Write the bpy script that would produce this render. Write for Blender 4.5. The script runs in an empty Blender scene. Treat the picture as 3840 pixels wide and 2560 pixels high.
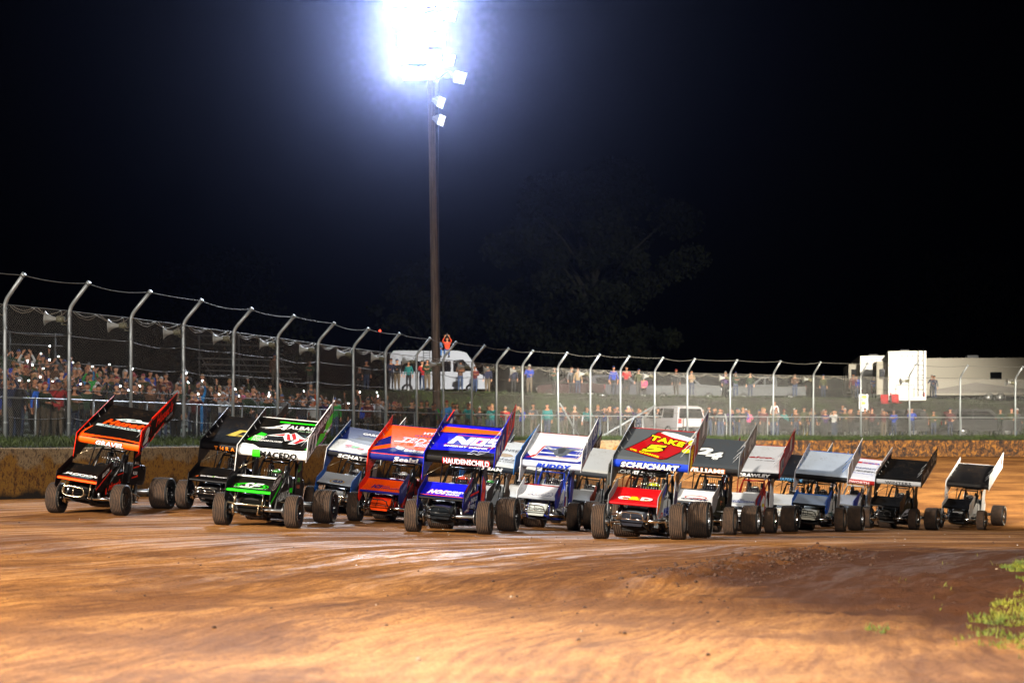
import bpy, bmesh, math, random
import numpy as np
from mathutils import Vector, Matrix
from mathutils.geometry import tessellate_polygon
R = math.radians
rnd = random.Random(7)
scene = bpy.context.scene
COL = scene.collection

# ------------------------------------------------------------------ camera, world, lights
FPX, Y0 = 6000.0, 1700.0            # focal length and horizon row, in pixels of the 3840 px wide photograph
cam_d = bpy.data.cameras.new('camera'); cam = bpy.data.objects.new('camera', cam_d); COL.objects.link(cam)
scene.camera = cam
cam.location = (0, 0, 0); cam.rotation_euler = (R(90), 0, 0)
cam_d.sensor_width = 36; cam_d.lens = FPX/3840*36
cam_d.shift_y = (Y0-1280)/3840
cam_d.clip_start = .1; cam_d.clip_end = 3000
cam_d.dof.use_dof = True; cam_d.dof.focus_distance = 32.5; cam_d.dof.aperture_fstop = 2.0
scene.view_settings.view_transform = 'Standard'; scene.view_settings.look = 'None'
scene.view_settings.exposure = 0; scene.view_settings.gamma = 1
cy = scene.cycles
cy.use_denoising = True
cy.max_bounces = 6; cy.diffuse_bounces = 2; cy.glossy_bounces = 3; cy.transmission_bounces = 3
cy.volume_bounces = 0; cy.transparent_max_bounces = 12; cy.sample_clamp_indirect = 4; cy.sample_clamp_direct = 0
cy.caustics_reflective = False; cy.caustics_refractive = False

w = bpy.data.worlds.new('World'); scene.world = w; w.use_nodes = True
wn = w.node_tree.nodes; wl = w.node_tree.links
bg = wn['Background']
sky = wn.new('ShaderNodeTexSky'); sky.sky_type = 'NISHITA'; sky.sun_disc = False
sky.sun_elevation = R(-7); sky.sun_rotation = R(200); sky.dust_density = .5
wl.new(sky.outputs[0], bg.inputs[0]); bg.inputs[1].default_value = 0.012

def P(x, y, d):
    """photo pixel (3840 px wide) at depth d -> world point"""
    return Vector(((x-1920)/FPX*d, d, (Y0-y)/FPX*d))

def lamp(name, loc, target, watts, col, size=.6, spot=60, blend=.5):
    l = bpy.data.lights.new(name, 'SPOT'); l.energy = watts; l.color = col
    l.shadow_soft_size = size; l.spot_size = R(spot); l.spot_blend = blend
    o = bpy.data.objects.new(name, l); COL.objects.link(o); o.location = loc
    o.rotation_euler = (Vector(target)-Vector(loc)).to_track_quat('-Z', 'Y').to_euler()
    return o
COOL = (.80, .88, 1.0)
# track floodlight towers that stand outside the frame, with fill lamps added among them
lamp('floodlight_tower_near', (-34, -6, 19), (1, 20, -1.3), 240000, (1.0, .89, .74), .9, 62, .6)
lamp('crowd_fill', (-35, -6, 20), (-4, 60, 2), 70000, (1.0, .92, .82), .9, 56, .8)  # added weak front fill for the crowd, not a lamp of its own tower
lamp('floodlight_tower_infield', (36, 12, 22), (18, 86, 1), 900000, (1, .91, .76), .9, 34, .5)
lamp('fence_fill', (30, 14, 20), (9, 86, 2), 230000, (1, .93, .90), .9, 15, .7)  # added narrow spot that brightens the middle of the fence
lamp('car_front_fill', (9, -24, 18), (1, 34, 0), 110000, (1, .93, .84), .9, 46, .6)  # added fill for the car fronts and right-hand boards
lamp('foreground_fill', (-22, -5, 16), (-2, 17, -1.3), 50000, (1, .86, .66), .9, 44, .8)  # added fill that brightens the foreground dirt, cut off before the cars
# ------------------------------------------------------------------ helpers
def lin(c):
    c = c.lstrip('#'); v = [int(c[i:i+2], 16)/255 for i in (0, 2, 4)]
    return tuple(x/12.92 if x <= .04045 else ((x+.055)/1.055)**2.4 for x in v)
MATS = {}
def mat(name, col='#808080', rough=.5, metal=0., emit=0., spec=.5, coat=0.):
    if name in MATS: return MATS[name]
    m = bpy.data.materials.new(name); m.use_nodes = True
    b = m.node_tree.nodes['Principled BSDF']
    c = lin(col) if isinstance(col, str) else col
    b.inputs['Base Color'].default_value = (*c, 1)
    b.inputs['Roughness'].default_value = rough; b.inputs['Metallic'].default_value = metal
    b.inputs['Specular IOR Level'].default_value = spec
    if coat: b.inputs['Coat Weight'].default_value = coat; b.inputs['Coat Roughness'].default_value = .12
    if emit:
        b.inputs['Emission Color'].default_value = (*c, 1); b.inputs['Emission Strength'].default_value = emit
    MATS[name] = m
    return m
def node(m, t, **kw):
    n = m.node_tree.nodes.new(t)
    for k, v in kw.items():
        if hasattr(n, k): setattr(n, k, v)
        else: n.inputs[k.replace('_', ' ')].default_value = v
    return n
def ramp(m, stops, fac=None):
    n = m.node_tree.nodes.new('ShaderNodeValToRGB'); e = n.color_ramp.elements
    while len(e) > 1: e.remove(e[0])
    for i, (p, c) in enumerate(stops):
        if isinstance(c, (int, float)): c = (c, c, c)
        elif isinstance(c, str): c = lin(c)
        x = e[0] if i == 0 else e.new(p)
        x.position = p; x.color = (*c, 1)
    if fac is not None: m.node_tree.links.new(fac, n.inputs[0])
    return n.outputs[0]
def noise(m, scale, detail=4, vec=None, rough=.55, dist=0):
    n = m.node_tree.nodes.new('ShaderNodeTexNoise')
    n.inputs['Scale'].default_value = scale; n.inputs['Detail'].default_value = detail
    n.inputs['Roughness'].default_value = rough; n.inputs['Distortion'].default_value = dist
    if vec is not None: m.node_tree.links.new(vec, n.inputs['Vector'])
    return n.outputs[0]
def mix(m, fac, a, b, blend='MIX'):
    n = m.node_tree.nodes.new('ShaderNodeMix'); n.data_type = 'RGBA'; n.blend_type = blend
    for s, v in ((0, fac), (6, a), (7, b)):
        if isinstance(v, bpy.types.NodeSocket): m.node_tree.links.new(v, n.inputs[s])
        elif s == 0: n.inputs[0].default_value = v
        else: n.inputs[s].default_value = (*(lin(v) if isinstance(v, str) else v), 1)
    return n.outputs[2]
def mth(m, op, a, b=None, c=None):
    n = m.node_tree.nodes.new('ShaderNodeMath'); n.operation = op
    for i, v in enumerate((a, b, c)):
        if v is None: continue
        if isinstance(v, bpy.types.NodeSocket): m.node_tree.links.new(v, n.inputs[i])
        else: n.inputs[i].default_value = v
    return n.outputs[0]
def setin(m, name, sock):
    m.node_tree.links.new(sock, m.node_tree.nodes['Principled BSDF'].inputs[name])
def bump(m, h, strength=.5, dist=.02):
    n = m.node_tree.nodes.new('ShaderNodeBump'); n.inputs['Strength'].default_value = strength
    n.inputs['Distance'].default_value = dist
    m.node_tree.links.new(h, n.inputs['Height']); setin(m, 'Normal', n.outputs[0])
def objco(m): return m.node_tree.nodes.new('ShaderNodeTexCoord').outputs['Object']
def geopos(m): return m.node_tree.nodes.new('ShaderNodeNewGeometry').outputs['Position']

def paint(col, rough=.34, dirt=.85, metal=0.):
    """car paint or vinyl with thrown mud specks"""
    key = 'paint_%s_%d' % (col, int(rough*100))
    if key in MATS: return MATS[key]
    m = mat(key, col, rough+.08, metal, coat=.0, spec=.10)
    co = objco(m)
    n1 = noise(m, 34, 3, co, .6); n2 = noise(m, 2.2, 3, co)
    k = mth(m, 'MULTIPLY', ramp(m, [(.57, 0), (.64, 1)], n1), ramp(m, [(.45, 0), (.7, dirt)], n2))
    film = mth(m, 'MULTIPLY', ramp(m, [(.35, 0), (.8, .05)], noise(m, 1.3, 5, co)), 1.)
    k2 = mth(m, 'MAXIMUM', k, film)
    setin(m, 'Base Color', mix(m, k2, lin(col), lin('#5a4630')))
    setin(m, 'Roughness', mth(m, 'ADD', mth(m, 'MULTIPLY', k2, .5), rough+.08))
    return m

def tag(o, label=None, cat=None, group=None, kind=None):
    if label: o['label'] = label
    if cat: o['category'] = cat
    if group: o['group'] = group
    if kind: o['kind'] = kind
    return o
def empty(name, loc=(0, 0, 0), rot=(0, 0, 0)):
    o = bpy.data.objects.new(name, None); COL.objects.link(o); o.location = loc; o.rotation_euler = rot
    o.empty_display_size = .2
    return o

class MB:
    def __init__(s): s.v = []; s.f = []; s.m = []; s.s = []; s.uv = {}
    def add(s, vs, fs, mi=0, smooth=False, M=None):
        o = len(s.v)
        if M is not None: vs = [M @ Vector(v) for v in vs]
        s.v.extend([tuple(v) for v in vs])
        for f in fs: s.f.append([i+o for i in f]); s.m.append(mi); s.s.append(smooth)
    def quad(s, a, b, c, d, mi=0, smooth=False): s.add([a, b, c, d], [(0, 1, 2, 3)], mi, smooth)
    def box(s, c, d, mi=0, M=None, bev=0.):
        x, y, z = c; a, b, h = d[0]/2, d[1]/2, d[2]/2
        if bev <= 0:
            vs = [(x+i*a, y+j*b, z+k*h) for i in (-1, 1) for j in (-1, 1) for k in (-1, 1)]
            s.add(vs, [(0, 1, 3, 2), (4, 6, 7, 5), (0, 4, 5, 1), (2, 3, 7, 6), (0, 2, 6, 4), (1, 5, 7, 3)], mi, False, M)
        else:
            bm = bmesh.new(); bmesh.ops.create_cube(bm, size=1)
            for v in bm.verts: v.co = Vector((x+v.co.x*d[0], y+v.co.y*d[1], z+v.co.z*d[2]))
            bmesh.ops.bevel(bm, geom=bm.edges[:], offset=bev, segments=2, affect='EDGES', profile=.6)
            bm.verts.index_update()
            s.add([v.co.copy() for v in bm.verts], [[v.index for v in f.verts] for f in bm.faces], mi, False, M); bm.free()
    def tube(s, pts, r, mi=0, n=8, M=None, closed=False, cap=True, r2=None):
        pts = [Vector(p) for p in pts]; N = len(pts); vs = []; fs = []
        up = None
        for i, p in enumerate(pts):
            if closed: t = (pts[(i+1) % N]-pts[i-1])
            else: t = pts[min(i+1, N-1)]-pts[max(i-1, 0)]
            t.normalize()
            if up is None:
                up = Vector((0, 0, 1)) if abs(t.z) < .9 else Vector((1, 0, 0))
            a = t.cross(up)
            if a.length < 1e-4: a = t.cross(Vector((0, 1, 0)))
            a.normalize(); b = a.cross(t).normalized(); up = b
            rr = r if r2 is None else r+(r2-r)*i/(N-1)
            for k in range(n):
                th = 2*math.pi*k/n
                vs.append(p+a*math.cos(th)*rr+b*math.sin(th)*rr)
        for i in range(N if closed else N-1):
            j = (i+1) % N
            for k in range(n): fs.append((i*n+k, i*n+(k+1) % n, j*n+(k+1) % n, j*n+k))
        if cap and not closed: fs.append(tuple(range(n))[::-1]); fs.append(tuple((N-1)*n+k for k in range(n)))
        s.add(vs, fs, mi, True, M)
    def lathe(s, prof, axis='x', n=48, mi=0, M=None, mis=None, smooth=True):
        """prof: (along axis, radius)"""
        vs = []; 
        for (a, r) in prof:
            for k in range(n):
                th = 2*math.pi*k/n; c, q = math.cos(th)*r, math.sin(th)*r
                vs.append({'x': (a, c, q), 'y': (c, a, q), 'z': (c, q, a)}[axis])
        for i in range(len(prof)-1):
            fs = [(i*n+k, (i+1)*n+k, (i+1)*n+(k+1) % n, i*n+(k+1) % n) for k in range(n)]
            if i == 0: base = len(s.v); s.add(vs, fs, mis[i] if mis else mi, smooth, M)
            else:
                for f in fs: s.f.append([x+base for x in f]); s.m.append(mis[i] if mis else mi); s.s.append(smooth)
    def prism(s, poly, axis, a0, a1, mi=0, M=None):
        """poly of 2D points extruded along axis between a0 and a1"""
        def mk(p, a): return {'x': (a, p[0], p[1]), 'y': (p[0], a, p[1]), 'z': (p[0], p[1], a)}[axis]
        n = len(poly); vs = [mk(p, a0) for p in poly]+[mk(p, a1) for p in poly]
        fs = [(i, (i+1) % n, n+(i+1) % n, n+i) for i in range(n)]
        tris = tessellate_polygon([[Vector((p[0], p[1], 0)) for p in poly]])
        fs += [tuple(t) for t in tris]+[tuple(n+i for i in t)[::-1] for t in tris]
        s.add(vs, fs, mi, False, M)
    def build(s, name, mats, parent=None, loc=(0, 0, 0), rot=(0, 0, 0), fix=False):
        me = bpy.data.meshes.new(name); me.from_pydata(s.v, [], s.f)
        for m in (mats if isinstance(mats, (list, tuple)) else [mats]): me.materials.append(m)
        me.polygons.foreach_set('material_index', s.m); me.polygons.foreach_set('use_smooth', s.s)
        if fix:
            bm = bmesh.new(); bm.from_mesh(me); bmesh.ops.recalc_face_normals(bm, faces=bm.faces[:]); bm.to_mesh(me); bm.free()
        me.update()
        o = bpy.data.objects.new(name, me); COL.objects.link(o)
        o.location = loc; o.rotation_euler = rot
        if parent: o.parent = parent
        return o

# ---- lettering: text outline as a flat mesh, then laid on a surface by a mapping function
_tc = {}
def text2d(body, bold=.0, shear=0.):
    k = (body, bold, shear)
    if k not in _tc:
        c = bpy.data.curves.new('t', 'FONT'); c.body = body; c.size = 1; c.offset = bold; c.shear = shear
        c.resolution_u = 2; c.space_character = 1+bold*2.2
        o = bpy.data.objects.new('t', c); me = bpy.data.meshes.new_from_object(o)
        vs = [(v.co.x, v.co.y) for v in me.vertices]; fs = [tuple(p.vertices) for p in me.polygons]
        bpy.data.objects.remove(o); bpy.data.curves.remove(c); bpy.data.meshes.remove(me)
        if vs:
            x0 = min(v[0] for v in vs); x1 = max(v[0] for v in vs)
            y0 = min(v[1] for v in vs); y1 = max(v[1] for v in vs)
        else: x0 = x1 = y0 = y1 = 0
        _tc[k] = (vs, fs, x0, x1, y0, y1)
    return _tc[k]
def lay(mb, mi, vs, fs, fn, off, cuts=()):
    """put a flat 2D mesh on a curved surface; cuts split it at those heights first"""
    if cuts:
        bm = bmesh.new(); bv = [bm.verts.new((a, b, 0)) for a, b in vs]
        for f in fs:
            try: bm.faces.new([bv[i] for i in f])
            except ValueError: pass
        for c in cuts:
            bmesh.ops.bisect_plane(bm, geom=bm.verts[:]+bm.edges[:]+bm.faces[:], plane_co=(0, c, 0), plane_no=(0, 1, 0))
        bm.verts.index_update()
        vs = [(v.co.x, v.co.y) for v in bm.verts]; fs = [[v.index for v in f.verts] for f in bm.faces]; bm.free()
    mb.add([fn(a, b, off) for a, b in vs], fs, mi)
def letter(mb, mi, body, fn, x, y, wd, ht, off, bold=.02, shear=0., slope=0., cuts=()):
    """text centred on (x, y), wd wide, ht high, climbing by slope"""
    vs, fs, x0, x1, y0, y1 = text2d(body, bold, shear)
    if not vs: return
    sx = wd/(x1-x0); sy = ht/(y1-y0)
    vs = [((a-(x0+x1)/2)*sx+x, (b-(y0+y1)/2)*sy+y+((a-(x0+x1)/2)*sx)*slope) for a, b in vs]
    lay(mb, mi, vs, fs, fn, off, cuts)
def shape(mb, mi, poly, fn, off, cuts=()):
    tris = tessellate_polygon([[Vector((p[0], p[1], 0)) for p in poly]])
    fs = []
    for t in tris:
        a, b, c = [poly[i] for i in t]
        ar = (b[0]-a[0])*(c[1]-a[1])-(c[0]-a[0])*(b[1]-a[1])
        fs.append(tuple(t) if ar > 0 else tuple(t)[::-1])
    lay(mb, mi, list(poly), fs, fn, off, cuts)
def ell(x, y, a, b, n=24, t0=0, t1=2*math.pi): return [(x+a*math.cos(t0+(t1-t0)*k/n), y+b*math.sin(t0+(t1-t0)*k/n)) for k in range(n)]
def ringpoly(x, y, a, b, w, n=28):
    vs = [(x+a*math.cos(2*math.pi*k/n), y+b*math.sin(2*math.pi*k/n)) for k in range(n)]
    vs += [(x+(a-w)*math.cos(2*math.pi*k/n), y+(b-w)*math.sin(2*math.pi*k/n)) for k in range(n)]
    return vs, [(k, (k+1) % n, n+(k+1) % n, n+k) for k in range(n)]
# ------------------------------------------------------------------ fence path and ground
# fence posts measured in the photo: column of the post, height of the post in pixels
POSTS = [(20, 519), (258, 492), (490, 460), (690, 436), (873, 409), (1042, 385), (1189, 366), (1326, 347), (1450, 330), (1564, 315), (1664, 302),
         (1768, 290), (1861, 280), (1960, 272), (2094, 264), (2214, 258), (2327, 254), (2454, 250), (2578, 246), (2738, 241), (2899, 236), (3049, 232),
         (3229, 228), (3412, 224), (3600, 220), (3807, 217)]
HF = 3.57
ii = np.arange(len(POSTS), dtype=float)
dd = FPX*HF/np.array([p[1] for p in POSTS]); dfit = np.polyfit(ii, dd, 5)
def post_at(i):
    if i < 0:
        a, b = post_at(0), post_at(1); return a+(a-b)*(-i)
    if i > 25:
        a, b = post_at(25), post_at(24); return a+(a-b)*(i-25)
    k = int(min(math.floor(i), 24)); f = i-k
    x = POSTS[k][0]*(1-f)+POSTS[k+1][0]*f; d = float(np.polyval(dfit, i))
    return P(x, 1652-17*i/25, d)
def fence_normal(i):          # horizontal, towards the track
    a, b = post_at(i-.7), post_at(i+.7); t = b-a; t.z = 0; t.normalize()
    return Vector((t.y, -t.x, 0))
def off_fence(i, q):          # point q metres behind the fence (negative: towards the track)
    p = post_at(i); n = fence_normal(i); return Vector((p.x-n.x*q, p.y-n.y*q, p.z))
def wall_top(i): 
    p = off_fence(i, -1.55); d = p.y
    y = 1678-28*min(1, max(0, i/12)); return (Y0-y)/FPX*d

CARS_M = {  # measured contact patch of one front wheel: side, column, row, tyre height in px, heading in degrees
 'two': ('L', 453, 1934, 117.5, 12, 3.5), 'black': ('R', 690, 1902, 110, 12, 3.5), 'fortyone': ('L', 1100, 1980, 126, 12, 4.5),
 'orange': ('R', 1331, 1953, 112.5, 14, 4), 'blue': ('L', 1817, 2003, 126, 14.5, 4.5), 'white': ('L', 2151, 1988, 107.5, 16.5, 3.6),
 'grey': ('L', 2543, 2022, 136, 17, 4.8), 'slate': ('L', 2738, 2006, 108, 19.5, 4.5), 'redboard': ('L', 2891, 1998, 98, 22, 4),
 'bluetrim': ('L', 3152, 1992, 92, 23.6, 4.5), 'winter': ('L', 3427, 1985, 80, 29, 4), 'last': ('L', 3681, 1987, 74, 31, 4)}
HALF = .71
def car_pose(k):
    side, x, y, h, psi, roll = CARS_M[k]; d = FPX*.65/h; c = P(x, y, d)
    rx = Vector((math.cos(R(psi)), -math.sin(R(psi)), 0)); s = 1 if side == 'L' else -1
    return c-rx*HALF*s, c
ctrl = []
for k in CARS_M: ctrl.append(tuple(car_pose(k)[1]))
for (x, y, d) in [(0, 2560, 9), (1920, 2560, 9.3), (3840, 2560, 9), (0, 2250, 14.5), (1920, 2250, 15), (3840, 2250, 15), (0, 2080, 22), (1920, 2100, 22), (3840, 2080, 22),
                  (250, 1990, 27.5), (3840, 2000, 42), (3840, 1930, 58), (3800, 1810, 74), (1920, 1955, 46)]:
    ctrl.append(tuple(P(x, y, d)))
for i in range(-2, 28, 3):
    p = off_fence(i, -1.6); t = min(1, max(0, i/25)); yb = {0: -1.2, 1: -.2}
    z = (Y0-1884)/FPX*p.y if i < 1 else (-1.2+1.0*t)
    if i > 19: z = (Y0-1712)/FPX*p.y
    ctrl.append((p.x, p.y, z))
C_ = np.array(ctrl)
def _phi(r2): return np.where(r2 > 1e-9, .5*r2*np.log(np.maximum(r2, 1e-9)), 0)
_n = len(C_); _K = _phi(((C_[:, None, :2]-C_[None, :, :2])**2).sum(-1))+np.eye(_n)*3.
_Pm = np.c_[np.ones(_n), C_[:, :2]]
_A = np.block([[_K, _Pm], [_Pm.T, np.zeros((3, 3))]])
_W = np.linalg.solve(_A, np.r_[C_[:, 2], 0, 0, 0])
def ground_np(X, Y):
    X = np.asarray(X, float); Y = np.asarray(Y, float)
    r2 = (X[..., None]-C_[:, 0])**2+(Y[..., None]-C_[:, 1])**2
    return _phi(r2) @ _W[:_n]+_W[_n]+_W[_n+1]*X+_W[_n+2]*Y
def ground(x, y): return float(ground_np(np.array([x]), np.array([y]))[0])
CX, CY = 28., 6.     # the racing line curls round this point

# ruts, clods and the churned ridge
_r = np.random.RandomState(3)
def vnoise(X, Y, sc, seed):
    r = np.random.RandomState(seed); g = r.rand(256, 256)
    x = X/sc; y = Y/sc; xi = np.floor(x).astype(int); yi = np.floor(y).astype(int); fx = x-xi; fy = y-yi
    fx = fx*fx*(3-2*fx); fy = fy*fy*(3-2*fy)
    G = lambda a, b: g[a % 256, b % 256]
    return (G(xi, yi)*(1-fx)+G(xi+1, yi)*fx)*(1-fy)+(G(xi, yi+1)*(1-fx)+G(xi+1, yi+1)*fx)*fy-.5
def relief(X, Y):
    rad = np.hypot(X-CX, Y-CY); ang = np.arctan2(Y-CY, X-CX)
    h = .035*vnoise(rad, ang*14, .55, 1)+.018*vnoise(rad, ang*22, .22, 2)
    h += .010*np.sin(rad*2*np.pi/.21+3*vnoise(rad, ang*6, 1.5, 12))*np.clip(vnoise(rad, ang*5, 1.3, 13)*4, 0, 1)
    h += .02*vnoise(X, Y, .35, 4)+.012*vnoise(X, Y, .13, 5)
    # ridge of loose dirt left of the grass corner
    a = P(2560, 2190, 17.5); b = P(3080, 2085, 23)
    t = np.clip(((X-a.x)*(b.x-a.x)+(Y-a.y)*(b.y-a.y))/((b.x-a.x)**2+(b.y-a.y)**2), 0, 1)
    dist = np.hypot(X-a.x-t*(b.x-a.x), Y-a.y-t*(b.y-a.y))
    env = np.exp(-(dist/.55)**2)
    h += env*(.07+.16*np.abs(vnoise(X, Y, .16, 6))+.1*vnoise(X, Y, .4, 7))
    # infield corner bank
    gx, gy = 5.6, 14.2
    dg = np.hypot((X-gx)/1.9, (Y-gy)/3.6)
    h += .10*np.exp(-(dg**4))+.05*np.exp(-(dg/1.4)**4)*vnoise(X, Y, .2, 8)*2
    return h
def car_flat(X, Y):
    return np.clip((25.5-Y)/3., 0, 1)
def gz(x, y):
    X = np.array([x]); Y = np.array([y]); return float((ground_np(X, Y)+relief(X, Y)*(.15+.85*car_flat(X, Y)))[0])

def grid_mesh(name, xs, ys, m):
    X, Y = np.meshgrid(xs, ys); Z = ground_np(X, Y)+relief(X, Y)*(.15+.85*car_flat(X, Y))
    # under the bank behind the wall the sheet drops out of the way
    pts = [off_fence(i, -1.5) for i in np.arange(-6, 32, 1.)]
    px = np.array([p.x for p in pts]); py = np.array([p.y for p in pts])
    D = np.hypot(X[..., None]-px, Y[..., None]-py); kk = D.argmin(-1)
    nn = [fence_normal(i) for i in np.arange(-6, 32, 1.)]; nx = np.array([n.x for n in nn]); ny = np.array([n.y for n in nn])
    s = (X-px[kk])*nx[kk]+(Y-py[kk])*ny[kk]
    Z = np.where(s < -.25, Z-1.6, Z)
    V = np.c_[X.ravel(), Y.ravel(), Z.ravel()]; nx_, ny_ = len(xs), len(ys)
    a = (np.arange(ny_-1)[:, None]*nx_+np.arange(nx_-1)[None]).ravel()
    F = np.c_[a, a+1, a+nx_+1, a+nx_]
    me = bpy.data.meshes.new(name); me.from_pydata(V.tolist(), [], F.tolist()); me.materials.append(m)
    me.polygons.foreach_set('use_smooth', [True]*len(me.polygons)); me.update()
    o = bpy.data.objects.new(name, me); COL.objects.link(o); tag(o, kind='structure')
    return o

# ---- dirt
dirt = mat('track_dirt', '#8a5a34', .7)
def build_dirt(m):
    pos = geopos(m)
    sx = m.node_tree.nodes.new('ShaderNodeSeparateXYZ'); m.node_tree.links.new(pos, sx.inputs[0])
    dx = mth(m, 'SUBTRACT', sx.outputs[0], CX); dy = mth(m, 'SUBTRACT', sx.outputs[1], CY)
    rad = mth(m, 'SQRT', mth(m, 'ADD', mth(m, 'MULTIPLY', dx, dx), mth(m, 'MULTIPLY', dy, dy)))
    ang = mth(m, 'MULTIPLY', mth(m, 'ARCTAN2', dy, dx), 2.6)
    # wobble so the lanes drift
    wob = mth(m, 'MULTIPLY', noise(m, .12, 2, pos), 3.0)
    cb = m.node_tree.nodes.new('ShaderNodeCombineXYZ')
    m.node_tree.links.new(mth(m, 'ADD', rad, wob), cb.inputs[0]); m.node_tree.links.new(ang, cb.inputs[1])
    v = cb.outputs[0]
    big = noise(m, .55, 4, v, .6); lines = noise(m, 3.6, 6, v, .68); crumbs = noise(m, 22, 5, pos, .75); fine = noise(m, 14, 3, v, .5)
    grain = noise(m, 60, 4, pos, .7); blot = noise(m, .45, 5, pos, .6, .4)
    c = ramp(m, [(.34, (.10, .040, .013)), (.44, (.24, .102, .030)), (.52, (.40, .176, .050)), (.62, (.60, .280, .083))],
             mth(m, 'ADD', mth(m, 'MULTIPLY', mth(m, 'ADD', mth(m, 'MULTIPLY', big, .45), mth(m, 'MULTIPLY', lines, .40)), 1.), mth(m, 'MULTIPLY', mth(m, 'SUBTRACT', fine, .25), .36)))
    c = mix(m, ramp(m, [(.44, 0), (.60, .75)], blot), c, (.15, .060, .021))
    c = mix(m, ramp(m, [(.35, .5), (.62, 0)], grain), c, (.05, .022, .012))
    c = mix(m, ramp(m, [(.36, .6), (.50, 0)], crumbs), c, (.07, .026, .012))
    # the darker strip round the churned infield corner
    gd = mth(m, 'ADD', mth(m, 'POWER', mth(m, 'DIVIDE', mth(m, 'SUBTRACT', sx.outputs[0], 8.), 6.4), 2), mth(m, 'POWER', mth(m, 'DIVIDE', mth(m, 'SUBTRACT', sx.outputs[1], 16.8), 8.8), 2))
    gd = mth(m, 'ADD', gd, mth(m, 'MULTIPLY', mth(m, 'SUBTRACT', noise(m, .8, 4, pos), .5), .9))
    k = ramp(m, [(.70, 1), (1.06, 0)], gd)
    c = mix(m, mth(m, 'MULTIPLY', k, .95), c, (.062, .025, .013))
    setin(m, 'Base Color', c)
    wet = ramp(m, [(.49, 0), (.60, 1)], mth(m, 'ADD', mth(m, 'MULTIPLY', lines, .6), mth(m, 'MULTIPLY', big, .4)))
    band = ramp(m, [(0, 0), (.2, 0), (.32, 1), (.62, 1), (.9, 0)], mth(m, 'DIVIDE', sx.outputs[1], 70.))
    setin(m, 'Specular IOR Level', mth(m, 'ADD', mth(m, 'MULTIPLY', mth(m, 'MULTIPLY', wet, band), .35), .03))
    setin(m, 'Roughness', mth(m, 'SUBTRACT', .93, mth(m, 'MULTIPLY', mth(m, 'MULTIPLY', wet, band), .50)))
    h = mth(m, 'ADD', mth(m, 'MULTIPLY', lines, .6), mth(m, 'ADD', mth(m, 'MULTIPLY', grain, .35), mth(m, 'MULTIPLY', crumbs, .8)))
    bump(m, h, .8, .04)
build_dirt(dirt)
xs = np.concatenate([np.arange(-60, -14, 1.), np.arange(-14, 16, .09), np.arange(16, 75, 1.)])
ys = np.concatenate([np.arange(-20, 7, 1.), np.arange(7, 27, .06), np.arange(27, 60, .22), np.arange(60, 125, 1.)])
grid_mesh('track', xs, ys, dirt)

# ---- bank behind the wall: grass strip, flat walk, slope, plateau
def bank_z(i, q):
    b = post_at(min(max(i, -3), 30)).z
    if q < 0: 
        t = (q+1.5)/1.5; return wall_top(i)*(1-t)+b*t+.0
    qs_ = 3.5 if i < 8 else 3.5+4.*min(1, (i-8)/8)
    if q < qs_: return b
    e = 2.75+.05*min(1, max(0, (i-2)/8)) if i < 14 else 2.8-.1*min(1, (i-14)/10)
    L = 14. if i < 8 else 14-9.*min(1, (i-8)/8)
    t = min(1, (q-qs_)/L); t = t if i < 8 else t*t*(3-2*t)
    return b+e*t
bank_m = mat('bank_grass_and_earth', '#2a2a14', .95)
g1 = noise(bank_m, .5, 5, geopos(bank_m)); g2 = noise(bank_m, 9, 4, geopos(bank_m))
setin(bank_m, 'Base Color', mix(bank_m, ramp(bank_m, [(.35, 0), (.62, 1)], g1), mix(bank_m, g2, '#1e2a0c', '#2e3c12'), '#1c1610'))
bump(bank_m, g2, .8, .06)
qs = [-1.38, -1.0, -.5, 0, 1.5, 3.5, 5, 6.5, 8, 9.5, 11, 12.5, 14, 16, 18, 22, 30, 60, 140, 600]
isx = [x*.5 for x in range(-12, 62)]
V = []; F = []
for i in isx:
    for q in qs:
        p = off_fence(i, q); z = bank_z(i, min(q, 60))-(.05 if q == -1.38 else 0)
        if 0 < q < 60: z += .06*math.sin(i*5.1+q*1.7)
        V.append((p.x, p.y, z))
nq = len(qs)
for a in range(len(isx)-1):
    for b in range(nq-1): F.append((a*nq+b, (a+1)*nq+b, (a+1)*nq+b+1, a*nq+b+1))
mb = MB(); mb.add(V, F, 0, True); o = mb.build('grass_bank', bank_m); tag(o, kind='structure')

# ---- concrete wall
wall_m = mat('mud_splashed_concrete', '#8a7a60', .85)
wp = geopos(wall_m)
wsep = wall_m.node_tree.nodes.new('ShaderNodeSeparateXYZ'); wall_m.node_tree.links.new(wp, wsep.inputs[0])
stv = wall_m.node_tree.nodes.new('ShaderNodeMapping'); stv.inputs['Scale'].default_value = (1, 1, .7); wall_m.node_tree.links.new(wp, stv.inputs[0])
wa = noise(wall_m, 9, 6, stv.outputs[0], .75); wb = noise(wall_m, 1.1, 4, wp); wc = noise(wall_m, 26, 3, wp, .7)
uvn = wall_m.node_tree.nodes.new('ShaderNodeUVMap'); us = wall_m.node_tree.nodes.new('ShaderNodeSeparateXYZ'); wall_m.node_tree.links.new(uvn.outputs[0], us.inputs[0])
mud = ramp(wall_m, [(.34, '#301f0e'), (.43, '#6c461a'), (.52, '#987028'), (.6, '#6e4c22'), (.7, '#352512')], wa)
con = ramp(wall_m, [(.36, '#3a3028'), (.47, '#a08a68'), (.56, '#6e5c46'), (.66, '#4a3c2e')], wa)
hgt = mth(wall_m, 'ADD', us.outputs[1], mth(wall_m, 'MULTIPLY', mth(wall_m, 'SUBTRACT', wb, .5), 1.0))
colr = mix(wall_m, ramp(wall_m, [(.70, 0), (.80, 1)], hgt), mud, con)
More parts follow.
